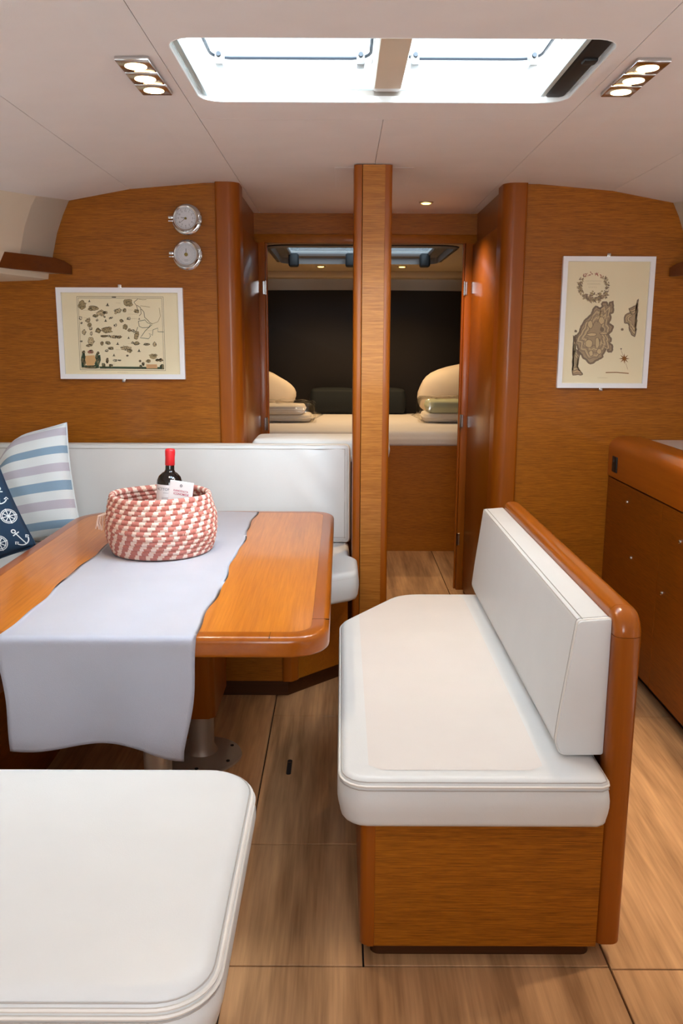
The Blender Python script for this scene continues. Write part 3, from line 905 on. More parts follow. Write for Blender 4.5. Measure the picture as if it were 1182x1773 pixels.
# bottle
ox, oy, oz = -.592, 2.865, bz + .012
bt = thing('wine_bottle', (ox, oy, oz), 'dark wine bottle with red capsule standing in the basket', 'bottle')
obj('glass_body', lathe([(0, 0), (.040, 0), (.0435, .006), (.0435, .206), (.042, .218), (.036, .231), (.026, .241), (.018, .246), (.0155, .253), (.0150, .275), (.0150, .32), (0, .32)], 40, (ox, oy, oz)), M['bottle'], bt, auto=50)
obj('capsule', lathe([(.0156, .268), (.0164, .269), (.0160, .295), (.0168, .303), (.0172, .314), (.0160, .321), (.012, .324), (0, .3245)], 32, (ox, oy, oz)), M['capsule'], bt, auto=50)
lb = obj('label', lathe([(.0439, .105), (.0439, .205)], 24, (ox, oy, oz), a0=-PI / 2 - 1.2, a1=-PI / 2 + 1.2), M['label'], bt)
def wrap(b, r, zc_):
    for v in b.verts:
        a = -PI / 2 + v.co.x / r; z = v.co.y
        v.co = Vector((ox + r * math.cos(a), oy + r * math.sin(a), oz + zc_ + z))
b = text_bm('ACTTONIA', .0125); 
for v in b.verts: v.co.x -= .008
wrap(b, .0443, .190); obj('lettering', b, M['print_grey'], lb, smooth=False)
b = BM(); 
for k, (w_, zz) in enumerate(((.018, .166), (.03, .150), (.03, .146), (.026, .142))):
    ribbon(b, [(-w_ / 2 - .004, zz - .16), (-w_ / 4 - .004, zz - .16), (-.004, zz - .16), (w_ / 4 - .004, zz - .16), (w_ / 2 - .004, zz - .16)], .0008, lambda p: Vector((p.x, p.y, 0)))
wrap(b, .0443, .172); obj('fine_print', b, M['print_grey'], lb, smooth=False)
bt.rotation_euler = (math.radians(-2), math.radians(2.5), 0)

# card box leaning in the basket
cd = thing('gift_card', (-.536, 2.765, bz + .136), 'folded white card with rose lettering leaning on the bottle in the basket', 'card')
mt = Matrix.Translation((-.536, 2.765, bz + .136)) @ Matrix.Rotation(math.radians(-14), 4, 'Z') @ Matrix.Rotation(math.radians(6), 4, 'Y') @ Matrix.Rotation(math.radians(-8), 4, 'X')
b = box(-.040, .040, -.006, .006, .01, .105, .001, 1); bmesh.ops.transform(b, matrix=mt, verts=b.verts)
cp = obj('card', b, M['label'], cd, smooth=False)
def on_card(b):
    for v in b.verts: v.co = mt @ Vector((v.co.x, -.0066, v.co.y))
    return b
b = text_bm('KANCOULTA', .0085, True)
bmesh.ops.translate(b, verts=b.verts, vec=(0.002, .073, 0)); obj('lettering', on_card(b), M['print_rose'], cp, smooth=False)
b = text_bm('ICONOMIDE', .0095, True)
bmesh.ops.translate(b, verts=b.verts, vec=(0.004, .063, 0)); obj('lettering', on_card(b), M['print_rose'], cp, smooth=False)
b = BM(); ribbon(b, [(.0035 * math.cos(2 * PI * k / 18) + .001, .091 + .0035 * math.sin(2 * PI * k / 18)) for k in range(18)], .002, lambda p: Vector((p.x, p.y, 0)), True)
obj('emblem', on_card(b), M['print_grey'], cp, smooth=False)

# ================================================================== PILLOWS on the settee
def pillow_fn(w, h, T, dent=0):
    def f(u, v, s=1, off=0):
        x = w / 2 * u * (1 - .05 * (1 - v * v)); z = h / 2 * v * (1 - .05 * (1 - u * u))
        if dent: z -= dent * math.exp(-((u + .45) / .33) ** 2) * max(0, v) ** 2
        t = T / 2 * max(0, (1 - u ** 4) * (1 - v ** 4)) ** .55
        t += .003 * math.sin(u * 9 + v * 4) * (1 - u * u) * (1 - v * v)
        if dent: t -= .03 * math.exp(-((u + .35) / .25) ** 2 - ((v - .62) / .18) ** 2)
        return Vector((x, -s * (t + off), z))
    return f
def pillow(name, w, h, T, mtx, m, label, dent=0):
    f = pillow_fn(w, h, T, dent)
    b = BM(); N = 40; lay = b.loops.layers.uv.new('UVMap')
    for s in (1, -1):
        gq = [[b.verts.new(f(-1 + 2 * i / N, -1 + 2 * j / N, s)) for j in range(N + 1)] for i in range(N + 1)]
        for i in range(N):
            for j in range(N):
                fc = b.faces.new((gq[i][j], gq[i + 1][j], gq[i + 1][j + 1], gq[i][j + 1]))
                for lp, (a, c) in zip(fc.loops, ((i, j), (i + 1, j), (i + 1, j + 1), (i, j + 1))): lp[lay].uv = (a / N, c / N)
    bmesh.ops.remove_doubles(b, verts=b.verts, dist=1e-5)
    bmesh.ops.transform(b, matrix=mtx, verts=b.verts)
    loc = mtx @ Vector((0, 0, -h / 2))
    t = thing(name, loc, label, 'pillow')
    cov = obj('cover', b, m, t, auto=80)
    edge = [f(-1 + 2 * k / 30, -1) for k in range(30)] + [f(1, -1 + 2 * k / 30) for k in range(30)] + [f(1 - 2 * k / 30, 1) for k in range(30)] + [f(-1, 1 - 2 * k / 30) for k in range(30)]
    obj('edge_seam', tube([mtx @ p for p in edge], .003, 5, True), m, t)
    return t, f, cov
m1 = Matrix.Translation((-1.325, 3.50, .802)) @ Matrix.Rotation(math.radians(-10), 4, 'Z') @ Matrix.Rotation(math.radians(-14), 4, 'X') @ Matrix.Rotation(math.radians(-12), 4, 'Y')
pillow('striped_pillow', .47, .455, .15, m1, M['stripes'], 'white pillow with blue and lilac stripes in the settee corner', .13)
m2 = Matrix.Translation((-1.366, 2.96, .792)) @ Matrix.Rotation(math.radians(16), 4, 'Z') @ Matrix.Rotation(math.radians(-18), 4, 'X') @ Matrix.Rotation(math.radians(-20), 4, 'Y')
t2, f2, cov2 = pillow('anchor_pillow', .42, .42, .14, m2, M['navy'], 'navy pillow printed with white anchors and compass roses')
b = BM()
P3 = lambda p: m2 @ f2(max(-.99, min(.99, p.x)), max(-.99, min(.99, p.y)), 1, .0012)
def anchor(cx, cy, s, a):
    def tr(pts): return [(cx + s * (x * math.cos(a) - y * math.sin(a)), cy + s * (x * math.sin(a) + y * math.cos(a))) for x, y in pts]
    w_ = .018
    ribbon(b, tr([(0, -1), (0, -.5), (0, 0), (0, .6)]), w_, P3)
    ribbon(b, tr([(-.4, .45), (0, .45), (.4, .45)]), w_, P3)
    ribbon(b, tr([(.2 * math.cos(t), .82 + .2 * math.sin(t)) for t in [2 * PI * k / 12 for k in range(12)]]), w_, P3, True)
    ribbon(b, tr([(.75 * math.cos(t), -.25 + .75 * math.sin(t)) for t in [PI * (1.08 + .84 * k / 12) for k in range(13)]]), w_, P3)
    for sx in (-1, 1): ribbon(b, tr([(sx * .9, -.42), (sx * .72, -.2), (sx * .5, -.45)]), w_, P3)
def rose(cx, cy, s):
    for q in (1, .8): ribbon(b, [(cx + s * q * math.cos(t), cy + s * q * math.sin(t)) for t in [2 * PI * k / 22 for k in range(22)]], .014, P3, True)
    for k in range(8):
        t = PI * k / 4
        r1 = 1.1 if k % 2 == 0 else .75
        ribbon(b, [(cx, cy), (cx + s * r1 * .5 * math.cos(t), cy + s * r1 * .5 * math.sin(t)), (cx + s * r1 * math.cos(t), cy + s * r1 * math.sin(t))], .016, P3)
for i in range(6):
    for j in range(5):
        x = -.82 + .33 * i; y = -.78 + .39 * j
        if (i + j) % 2: anchor(x, y, .15, [-.3, .35, 2.8][(i * 2 + j) % 3])
        else: rose(x, y, .125)
obj('printed_motifs', b, M['print_white'], cov2, smooth=False)

# ================================================================== BENCH (right)
bn = thing('bench', (.3, 2.3, 0), 'white cushioned bench seat with teak back board facing the table', 'bench')
BZ0, BZ1 = .045, .378
obj('end_panel', box(.078, .585, 1.722, 2.86, BZ0, BZ1), M['veneer_x'], bn, smooth=False)
obj('corner_post', prism(round_poly([(.046, 1.720), (.079, 1.720), (.079, 2.86), (.046, 2.86)], [.03, .002, .002, .03], 6), BZ0, BZ1, 'z', .006, 2, bev_side='lo'), M['solid_z'], bn)
obj('kick_board', prism(round_poly(rect(.072, .582, 1.752, 2.84), .02, 4), 0, BZ0, 'z'), M['dark_wood'], bn)
# back board frame: stile - elbow - rail, one sweep cut in three
RX0, RX1, RY, RZ, RW = .583, .643, 1.722, .842, .052
def sect(p, tdir, nrm):
    """rounded section: x across, nrm pointing outwards"""
    pr = round_poly([(RX0, 0), (RX1, 0), (RX1, RW), (RX0, RW)], [.004, .004, .024, .020], 6)
    return [Vector((x, p.y + nrm.y * (d - RW), p.z + nrm.z * (d - RW))) for x, d in pr]
def sweep(path):
    b = BM(); rs = []
    for p, nrm in path: rs.append([b.verts.new(v) for v in sect(p, None, nrm)])
    n = len(rs[0])
    for i in range(len(rs) - 1):
        for k in range(n): b.faces.new((rs[i][k], rs[i][(k + 1) % n], rs[i + 1][(k + 1) % n], rs[i + 1][k]))
    b.faces.new(rs[0][::-1]); b.faces.new(rs[-1])
    return b
RR = .056
el = [(Vector((0, RY + RR - RR * math.cos(a), RZ - RR + RR * math.sin(a))), Vector((0, -math.cos(a), math.sin(a)))) for a in [PI / 2 * k / 10 for k in range(11)]]
obj('back_stile', sweep([(Vector((0, RY, .05)), Vector((0, -1, 0))), (Vector((0, RY, .3)), Vector((0, -1, 0))), (Vector((0, RY, RZ - RR - .0012)), Vector((0, -1, 0)))]), M['solid_z'], bn, auto=50)
obj('rail_elbow', sweep(el), M['solid_y'], bn, auto=50)
obj('back_rail', sweep([(Vector((0, RY + RR + .0012, RZ)), Vector((0, 0, 1))), (Vector((0, 2.4, RZ)), Vector((0, 0, 1))), (Vector((0, 2.99, RZ)), Vector((0, 0, 1)))]), M['solid_y'], bn, auto=50)
obj('back_panel', box(RX0 + .008, RX1 - .008, RY + RW - .002, 2.985, .05, RZ - RW + .002), M['veneer_y'], bn, smooth=False)
so = round_poly([(.0, 1.655), (.572, 1.655), (.572, 3.02), (.21, 3.02), (.0, 2.70)], [.06, .02, .02, .13, .13], 8)
b, sm = cushion(so, .378, .494, .020, .008, .006, n=200)
sc2 = obj('seat_cushion', b, M['vinyl'], bn, auto=60)
for d, z in ((.004, .486), (-.002, .470)): obj('stitching', tube(sm(d, z), .0013, 5, True), M['stitch'], sc2)
obj('welt', tube(sm(-.001, .478), .003, 5, True), M['welt'], sc2)
ctr = round_poly([(.062, 1.695), (.44, 1.695), (.44, 2.985), (.225, 2.985), (.062, 2.76)], .02, 4)
C0 = Vector((sum(p[0] for p in ctr) / len(ctr), sum(p[1] for p in ctr) / len(ctr)))
# warmer-toned centre area follows the crown of the seat
Pso = resample(so, 200); Cc = sum(Pso, Vector((0, 0))) / 200
inr = inset_ring(Pso, .020)
def crown_z(x, y):
    d = Vector((x, y)) - Cc; best = 1.0
    for i in range(200):
        a, c = inr[i] - Cc, inr[(i + 1) % 200] - Cc
        den = a.x * c.y - a.y * c.x
        if abs(den) < 1e-12: continue
        s1 = (d.x * c.y - d.y * c.x) / den; s2 = (a.x * d.y - a.y * d.x) / den
        if s1 >= -1e-6 and s2 >= -1e-6: best = s1 + s2; break
    return .494 + .008 * (1 - min(1, best) ** 3)
b = BM(); PR = resample(ctr, 80); rs = []
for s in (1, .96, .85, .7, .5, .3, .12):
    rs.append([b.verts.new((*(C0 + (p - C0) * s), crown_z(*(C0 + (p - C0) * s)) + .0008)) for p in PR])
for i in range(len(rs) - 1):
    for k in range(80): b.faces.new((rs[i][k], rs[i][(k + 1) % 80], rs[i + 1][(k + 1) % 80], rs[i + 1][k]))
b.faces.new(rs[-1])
obj('seat_centre', b, M['vinyl_warm'], sc2, auto=60)
# backrest cushion, thicker towards the bottom
def bk_profile():
    return [(.583, .502), (.490, .500), (.477, .53), (.484, .60), (.498, .71), (.511, .812), (.583, .818)]
prf = [(x, z) for x, z in bk_profile()]
fine = round_poly(prf, [.006, .018, .03, .1, .1, .010, .006], 6)
b = BM(); rs = []; Cp = Vector((.54, .66))
for y, s in ((1.752, .90), (1.753, .975), (1.757, .993), (1.764, 1), (2.2, 1.0), (2.7, 1.0), (3.0, 1), (3.007, .993), (3.011, .975), (3.012, .90)):
    rs.append([b.verts.new((Cp.x + (x - Cp.x) * s, y, Cp.y + (z - Cp.y) * (1 - (1 - s) * .35))) for x, z in fine])
n = len(fine)
for i in range(len(rs) - 1):
    for k in range(n): b.faces.new((rs[i][k], rs[i][(k + 1) % n], rs[i + 1][(k + 1) % n], rs[i + 1][k]))
b.faces.new(rs[0][::-1]); b.faces.new(rs[-1])
bk2 = obj('backrest_cushion', b, M['vinyl'], bn, auto=50)
for y in (1.7595, ):
    obj('welt', tube([(x, y, z) for x, z in fine], .0022, 5, True), M['welt'], bk2)
    obj('stitching', tube([(Cp.x + (x - Cp.x) * 1.004, y + .012, Cp.y + (z - Cp.y) * 1.001) for x, z in fine], .0009, 5, True), M['stitch'], bk2)
for x, z in ((.5105, .8115), (.522, .8135)):
    obj('stitching', tube([(x, 1.765, z + .0006), (x, 2.4, z + .0006), (x, 3.0, z + .0006)], .0011, 5), M['stitch'], bk2)

# ================================================================== FRONT SEAT (lower left)
fs = thing('front_seat', (-.6, 1.36, 0), 'large white cushioned seat in the near left corner', 'seat')
obj('base', box(-1.2, -.27, 1.09, 1.64, .0, .39, .01, 2), M['veneer_x'], fs)
b, sm = cushion(round_poly(rect(-1.25, -.178, 1.03, 1.70), [.05, .085, .10, .05], 8), .385, .505, .034, .006, .006, n=220)
c_ = obj('seat_cushion', b, M['vinyl'], fs, auto=60)
for d, z in ((.006, .4925), (-.003, .468)): obj('stitching', tube(sm(d, z), .0012, 5, True), M['stitch'], c_)
for d, z in ((.0015, .4845), (-.002, .475)): obj('welt', tube(sm(d, z), .0035, 6, True), M['welt'], c_)

# ================================================================== GALLEY (right)
gx = 1.215
ga = thing('galley_cabinet', (1.5, 3.1, 0), 'teak galley cabinet with thick rounded top rail along the right side', 'cabinet')
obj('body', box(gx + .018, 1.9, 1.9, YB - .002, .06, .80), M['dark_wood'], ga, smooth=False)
obj('kick_board', box(gx + .05, 1.9, 1.9, YB - .002, 0, .06), M['black'], ga, smooth=False)
def gdoor(y0, y1, z0, z1, knobs, nm='cabinet_door'):
    d = obj(nm, box(gx, gx + .018, y0 + .0012, y1 - .0012, z0, z1, .0005, 1), M['veneer_y'], ga, smooth=False)
    for y, z in knobs: obj('knob', lathe([(0, 0), (.0085, 0), (.0075, .005), (.005, .007), (0, .007)], 14, (0, 0, 0)), M['chrome'], d)
    for o, (y, z) in zip(d.children, knobs):
        o.data.transform(Matrix.Translation(Vector((gx, y, z)) - Vector(ga.location)) @ Matrix.Rotation(math.radians(-90), 4, 'Y') @ Matrix.Translation(Vector(ga.location)))
gdoor(3.17, YB - .004, .065, .802, [(3.565, .735), (3.47, .515)])
gdoor(2.60, 3.17, .065, .802, [(3.11, .47), (2.98, .70)])
gdoor(1.90, 2.60, .065, .802, [(2.5, .47)])
pr = round_poly([(gx - .004, .808), (gx - .004, .985), (gx + .135, .985), (gx + .135, .808)], [.004, .055, .01, .002], 8)
obj('top_rail', prism(pr, 1.9, YB - .002, 'y'), M['solid_y'], ga, auto=40)
so_ = obj('power_socket', box(gx - .010, gx - .003, 3.715, 3.775, .835, .905, .003, 2), M['black'], ga)
obj('socket_led', lathe([(0, 0), (.003, 0), (.002, .002), (0, .002)], 8, (gx - .010, 3.745, .888), 'y'), M['chrome'], so_)
ct = obj('worktop', box(gx + .136, 2.08, 1.9, YB - .003, .93, .968, .003, 2), M['counter'])
tag(ct, 'white worktop inside the rounded galley rail at the right edge', 'worktop')

# ================================================================== FLOOR PULL
fp = thing('floor_pull', (-.17, 2.64, 0), 'black slotted lift pull set in the floor between table and bench', 'pull')
obj('plate', prism(round_poly(rect(-.178, -.162, 2.59, 2.69), .0075, 6), .0002, .002, 'z'), M['black'], fp, smooth=False)
obj('ring', tube([(-.175, 2.668, .003), (-.165, 2.668, .003)], .0012, 6), M['chrome'], fp)

# ================================================================== CLOCK and BAROMETER
def porthole(name, x, z, label, cat):
    t = thing(name, (x, YB, z), label, cat, 'porthole instruments on the bulkhead')
    y = YB
    obj('flange', lathe([(0, 0), (.063, 0), (.064, -.005), (.060, -.009), (.050, -.010), (.0, -.010)], 40, (x, y - .0005, z), 'y'), M['chrome'], t, auto=50)
    obj('case', lathe([(.046, -.009), (.047, -.035), (.054, -.038), (.0555, -.043), (.051, -.048), (.0455, -.046), (.045, -.040)], 40, (x, y, z), 'y'), M['chrome'], t, auto=50)
    dl = obj('dial', lathe([(0, -.0405), (.0455, -.0400)], 40, (x, y, z), 'y'), M['dial'], t)
    obj('glass', lathe([(0, -.0445), (.045, -.0440)], 40, (x, y, z), 'y'), M['glass'], t)
    for dz in (-.018, .018): obj('hinge', box(x + .050, x + .064, y - .044, y - .008, z + dz - .004, z + dz + .004, .0015, 1), M['chrome'], t)
    obj('hinge_pin', tube([(x + .061, y - .04, z - .022), (x + .061, y - .04, z + .022)], .0035, 8), M['chrome'], t)
    obj('latch', box(x - .074, x - .052, y - .044, y - .030, z - .003, z + .010, .003, 2), M['chrome'], t)
    obj('latch', box(x - .074, x - .052, y - .044, y - .034, z - .014, z - .008, .002, 2), M['chrome'], t)
    return t, dl
def dial_lines(x, z):
    return lambda p: Vector((x + p.x, YB - .0412, z + p.y))
kx, kz = -.665, 1.910
t, dl = porthole('wall_clock', kx, kz, 'chrome porthole clock, the upper of two round instruments on the bulkhead', 'clock')
b = BM(); P3c = dial_lines(kx, kz)
for k in range(60):
    a = 2 * PI * k / 60; r0, r1 = (.038, .0415) if k % 5 else (.036, .0415)
    ribbon(b, [(r0 * math.sin(a), r0 * math.cos(a)), (r1 * math.sin(a), r1 * math.cos(a))], .0007 if k % 5 else .0014, P3c)
obj('minute_marks', b, M['print_grey'], dl, smooth=False)
b = BM()
for k in range(1, 13):
    tb_ = text_bm(str(k), .0105); a = 2 * PI * k / 12
    for v in tb_.verts: v.co = Vector((kx + .0305 * math.sin(a) + v.co.x, YB - .0413, kz + .0305 * math.cos(a) + v.co.y))
    join(b, tb_)
obj('numerals', b, M['print_grey'], dl, smooth=False)
for ang, L, w_, nm in ((math.radians(-80), .020, .0028, 'hour_hand'), (math.radians(-127), .031, .0020, 'minute_hand')):
    d_ = Vector((math.sin(ang), 0, math.cos(ang)))
    q = Vector((d_.z, 0, -d_.x)) * w_ / 2
    b = BM(); c0 = Vector((kx, YB - .0425, kz))
    b.faces.new([b.verts.new(c0 + v) for v in (q - d_ * .005, -q - d_ * .005, -q * .5 + d_ * L, q * .5 + d_ * L)])
    obj(nm, b, M['black'], dl, smooth=False)
obj('hub', lathe([(0, -.0445), (.0045, -.0443), (.005, -.0405)], 16, (kx, YB, kz), 'y'), M['brass'], dl)
qx, qz = -.667, 1.764
t, dl = porthole('barometer', qx, qz, 'chrome porthole barometer, the lower of two round instruments on the bulkhead', 'barometer')
b = BM(); P3c = dial_lines(qx, qz)
for r_ in (.040, .0285, .0225): ribbon(b, [(r_ * math.cos(2 * PI * k / 40), r_ * math.sin(2 * PI * k / 40)) for k in range(40)], .0008, P3c, True)
for k in range(72):
    if 30 < k < 42: continue
    a = 2 * PI * k / 72; r0, r1 = (.034, .038) if k % 4 else (.031, .039)
    ribbon(b, [(r0 * math.sin(a), r0 * math.cos(a)), (r1 * math.sin(a), r1 * math.cos(a))], .0007, P3c)
obj('scale_marks', b, M['dial_ring'], dl, smooth=False)
b = BM(); ribbon(b, [(0, -.006), (0, .006), (.0005, .022)], .0022, lambda p: Vector((qx + p.x, YB - .0425, qz + p.y)))
obj('needle', b, M['black'], dl, smooth=False)
obj('hub', lathe([(0, -.0445), (.0075, -.0443), (.008, -.0405)], 16, (qx, YB, qz - .002), 'y'), M['brass'], dl)
b = BM()
for k in range(3): ribbon(b, [(-.009 + k * .001, -.0235 - k * .003), (.009 - k * .001, -.0235 - k * .003)], .001, P3c)
obj('fine_print', b, M['dial_ring'], dl, smooth=False)

# ================================================================== FRAMED MAPS
def framed(name, x0, x1, z0, z1, fw, label):
    t = thing(name, ((x0 + x1) / 2, YB, z0), label, 'picture')
    y0, y1 = YB - .020, YB - .0005
    m_x = (x0 + x1) / 2
    b = BM()
    O = [(x0, z0), (x1, z0), (x1, z1), (x0, z1)]; I = [(x0 + fw, z0 + fw), (x1 - fw, z0 + fw), (x1 - fw, z1 - fw), (x0 + fw, z1 - fw)]
    vo = [[b.verts.new((p[0], y, p[1])) for p in O] for y in (y0, y1)]; vi = [[b.verts.new((p[0], y, p[1])) for p in I] for y in (y0, y1)]
    for i in range(4):
        j = (i + 1) % 4
        b.faces.new((vo[0][i], vo[0][j], vi[0][j], vi[0][i])); b.faces.new((vo[1][i], vi[1][i], vi[1][j], vo[1][j]))
        b.faces.new((vo[0][i], vo[1][i], vo[1][j], vo[0][j])); b.faces.new((vi[0][i], vi[0][j], vi[1][j], vi[1][i]))
    obj('frame', b, M['frame_white'], t, smooth=False)
    pa = obj('map_print', box(x0 + fw * .8, x1 - fw * .8, YB - .008, YB - .002, z0 + fw * .8, z1 - fw * .8), M['paper'], t, smooth=False)
    obj('glass', box(x0 + fw * .8, x1 - fw * .8, YB - .0125, YB - .0115, z0 + fw * .8, z1 - fw * .8), M['glass'], t, smooth=False)
    for z in (z0 - .004, z1 + .004):
        obj('hanger', box(m_x - .008, m_x + .008, YB - .006, YB - .001, z - .010, z + .010, .002, 2), M['chrome'], t)
    return t, pa
INK = [M['ink'], M['ink_light'], M['ink_green'], M['ink_peach'], M['ink_pink'], M['isl'], M['isl_dark'], M['isl_pale'], M['star']]
YI = YB - .0083
# --- horizontal map (drawing coordinates read off the print, 1182 x 946 grid)
fx0, fx1, fz0, fz1 = -1.243, -.692, 1.232, 1.625
t, pa = framed('framed_map', fx0, fx1, fz0, fz1, .021, 'white framed horizontal sea chart of many islands on the left bulkhead')
def PA(p, lift=0):
    y = (p.y - 100 + (p.x - 25) * .0145) / 752
    l = 25 + 50 * y; r = 1070 + 26 * y
    u = (p.x - l) / (r - l)
    return Vector((fx0 + (fx1 - fx0) * u, YI - lift, fz1 - (fz1 - fz0) * y))
b = BM()
for q, w_ in ((0, 3.5), (12, 3)):
    ribbon(b, [(195 + q, 170 + q), (908 - q, 160 + q), (930 - q, 768 - q), (228 + q, 772 - q)], w_, PA, True, 0)
isl = [(240, 240, 30, 35, 0), (330, 265, 40, 18, 0), (400, 300, 35, 24, 0), (350, 325, 20, 12, 0), (432, 295, 18, 10, 0), (290, 362, 22, 15, -.7), (365, 360, 8, 8, 0),
       (228, 345, 11, 14, 0), (303, 400, 15, 17, 0), (312, 430, 12, 12, 0), (257, 460, 16, 20, 0), (317, 470, 10, 14, 0), (315, 535, 27, 34, 0), (300, 570, 25, 9, 0),
       (375, 445, 24, 19, 0), (445, 440, 42, 27, 0), (420, 490, 25, 8, 0), (460, 488, 15, 6, 0), (505, 495, 28, 12, 0), (548, 495, 22, 10, 0), (535, 280, 34, 18, -.5),
       (590, 275, 13, 14, 0), (620, 215, 34, 30, 0), (690, 280, 20, 15, 0), (625, 342, 16, 10, 0), (565, 362, 15, 14, 0), (515, 400, 14, 9, -.5), (597, 410, 21, 21, 0),
       (632, 437, 14, 12, 0), (662, 440, 15, 10, 0), (690, 478, 20, 34, .3), (405, 550, 14, 14, 0), (455, 545, 23, 12, .4), (480, 590, 24, 10, 0), (445, 610, 14, 9, -.4),
       (600, 585, 42, 16, 0), (635, 608, 20, 14, 0), (692, 545, 26, 14, 0), (658, 540, 10, 8, 0), (775, 552, 28, 8, 0), (840, 550, 13, 20, 0), (615, 648, 9, 6, 0),
       (515, 690, 15, 9, 0), (550, 688, 12, 5, 0), (478, 340, 16, 5, -.5), (425, 330, 8, 6, 0), (235, 385, 8, 7, 0), (235, 535, 10, 5, 0)]
for (x, y, rx, ry, a) in isl:
    P = blob(x, y, rx, ry, a, 16, .28)
    if rx * ry > 160: fill(b, P, lambda p: PA(p, .0001), 1 if random.random() < .55 else 7)
    ribbon(b, P, 3.0, lambda p: PA(p, .0003), True, 0)
    for k in range(int(rx * .9)):
        th = random.uniform(0, 2 * PI); rr = random.uniform(.3, .95)
        px, py = x + rx * rr * math.cos(th), y + ry * rr * math.sin(th)
        ribbon(b, [(px - 4, py + random.uniform(-4, 4)), (px + 4, py + random.uniform(-4, 4))], 2.4, lambda p: PA(p, .0004), False, 0)
for (x, y, s) in ((450, 232, 17), (300, 205, 12), (435, 362, 14), (535, 550, 15), (625, 500, 12), (712, 605, 16), (505, 646, 14), (712, 342, 10)):
    fill(b, [(x - s, y + s * .35), (x + s, y + s * .35), (x + s * .6, y + s * .65), (x - s * .6, y + s * .65)], lambda p: PA(p, .0002), 0)
    fill(b, [(x - s * .5, y + s * .3), (x + s * .45, y + s * .3), (x + s * .05, y - s)], lambda p: PA(p, .0002), 0)
for pts, mi in (([(700, 180), (668, 208), (690, 236), (702, 282)], 0), ([(692, 232), (722, 250), (728, 300), (712, 318)], 0), ([(728, 262), (750, 285), (757, 330), (778, 348), (800, 372), (820, 382)], 0),
    ([(705, 362), (760, 350), (778, 372), (806, 385), (792, 410), (740, 416), (712, 404), (705, 362)], 2), ([(735, 480), (762, 440), (800, 404), (818, 388)], 2),
    ([(735, 480), (720, 498), (790, 505), (806, 482), (792, 460), (822, 476), (826, 430), (866, 415), (866, 446), (915, 446)], 2),
    ([(877, 250), (887, 318), (866, 364), (820, 382)], 1), ([(720, 236), (760, 240), (800, 246)], 1), ([(705, 182), (740, 186), (770, 184)], 1), ([(700, 410), (690, 440), (665, 460)], 0)):
    ribbon(b, pts, 4.2, lambda p: PA(p, .0003), False, mi)
for k in range(10):   # engraved sea lines
    x = random.choice((250, 480, 520, 620, 760)); y = random.uniform(200, 720)
    ribbon(b, [(x, y), (x + random.uniform(30, 80), y + 1)], 1.4, PA, False, 1)
# corner ornaments
for (x, y, rx, ry, mi) in ((255, 690, 22, 62, 2), (370, 690, 26, 55, 2), (315, 745, 75, 14, 2), (312, 620, 24, 16, 4), (255, 625, 13, 14, 0), (375, 630, 12, 12, 0), (420, 735, 16, 22, 2), (450, 690, 12, 22, 0),
                           (480, 735, 18, 12, 0), (830, 650, 36, 24, 1), (790, 690, 22, 14, 1), (745, 715, 12, 15, 0), (720, 692, 10, 9, 0), (890, 680, 20, 14, 0), (900, 735, 18, 20, 2), (725, 740, 16, 14, 2), (862, 682, 14, 12, 0)):
    P = blob(x, y, rx, ry, 0, 16, .22)
    fill(b, P, lambda p: PA(p, .0002), mi)
    for k in range(8): ribbon(b, blob(x + random.uniform(-.6, .6) * rx, y + random.uniform(-.6, .6) * ry, rx * .25, ry * .25, 0, 8, .3), 3, lambda p: PA(p, .0005), True, 0 if k % 2 else 1)
fill(b, [(272, 655), (345, 650), (358, 690), (340, 735), (282, 738), (268, 690)], lambda p: PA(p, .0006), 3)
fill(b, [(770, 718), (860, 716), (864, 750), (774, 752)], lambda p: PA(p, .0006), 3)
for k in range(4): ribbon(b, [(778, 724 + k * 7), (856, 723 + k * 7)], 1.8, lambda p: PA(p, .0008), False, 4)
fill(b, [(390, 742), (915, 738), (917, 754), (390, 758)], lambda p: PA(p, .0001), 2)
for x0_, x1_, y in ((535, 625, 788), (240, 285, 786)): 
    for k in range(int((x1_ - x0_) / 8)): ribbon(b, [(x0_ + 8 * k, y - 3), (x0_ + 8 * k + 4, y + 3)], 1.6, PA, False, 1)
ribbon(b, [(485, 170), (520, 170)], 7, lambda p: PA(p, .0003), False, 0)
obj('ink_drawing', b, INK, pa, smooth=False)

# --- upright map (drawing coordinates 1182 x 1596)
hx0, hx1, hz0, hz1 = .957, 1.356, 1.200, 1.763
t, pa = framed('framed_map', hx0, hx1, hz0, hz1, .021, 'white framed upright chart of one large island on the right bulkhead')
def PB(p, lift=0):
    y = (p.y - 118) / 1357
    l = 150 - 75 * y; r = 1092 - 102 * y
    return Vector((hx0 + (hx1 - hx0) * (p.x - l) / (r - l), YI - lift, hz1 - (hz1 - hz0) * y))
b = BM()
main = [(480, 630), (540, 645), (548, 592), (590, 575), (602, 612), (650, 570), (662, 640), (655, 690), (620, 700), (632, 740), (610, 800), (657, 830), (642, 880), (602, 920), (640, 960), (617, 1000),
        (655, 1040), (640, 1095), (610, 1100), (600, 1050), (562, 1100), (545, 1150), (492, 1175), (465, 1207), (410, 1212), (380, 1175), (340, 1140), (300, 1080), (290, 1020), (262, 1000), (265, 932),
        (310, 912), (320, 860), (350, 790), (400, 740), (440, 700), (460, 650)]
def rough(pts, n, j):
    return [(p.x + random.uniform(-j, j), p.y + random.uniform(-j, j)) for p in resample(pts, n)]
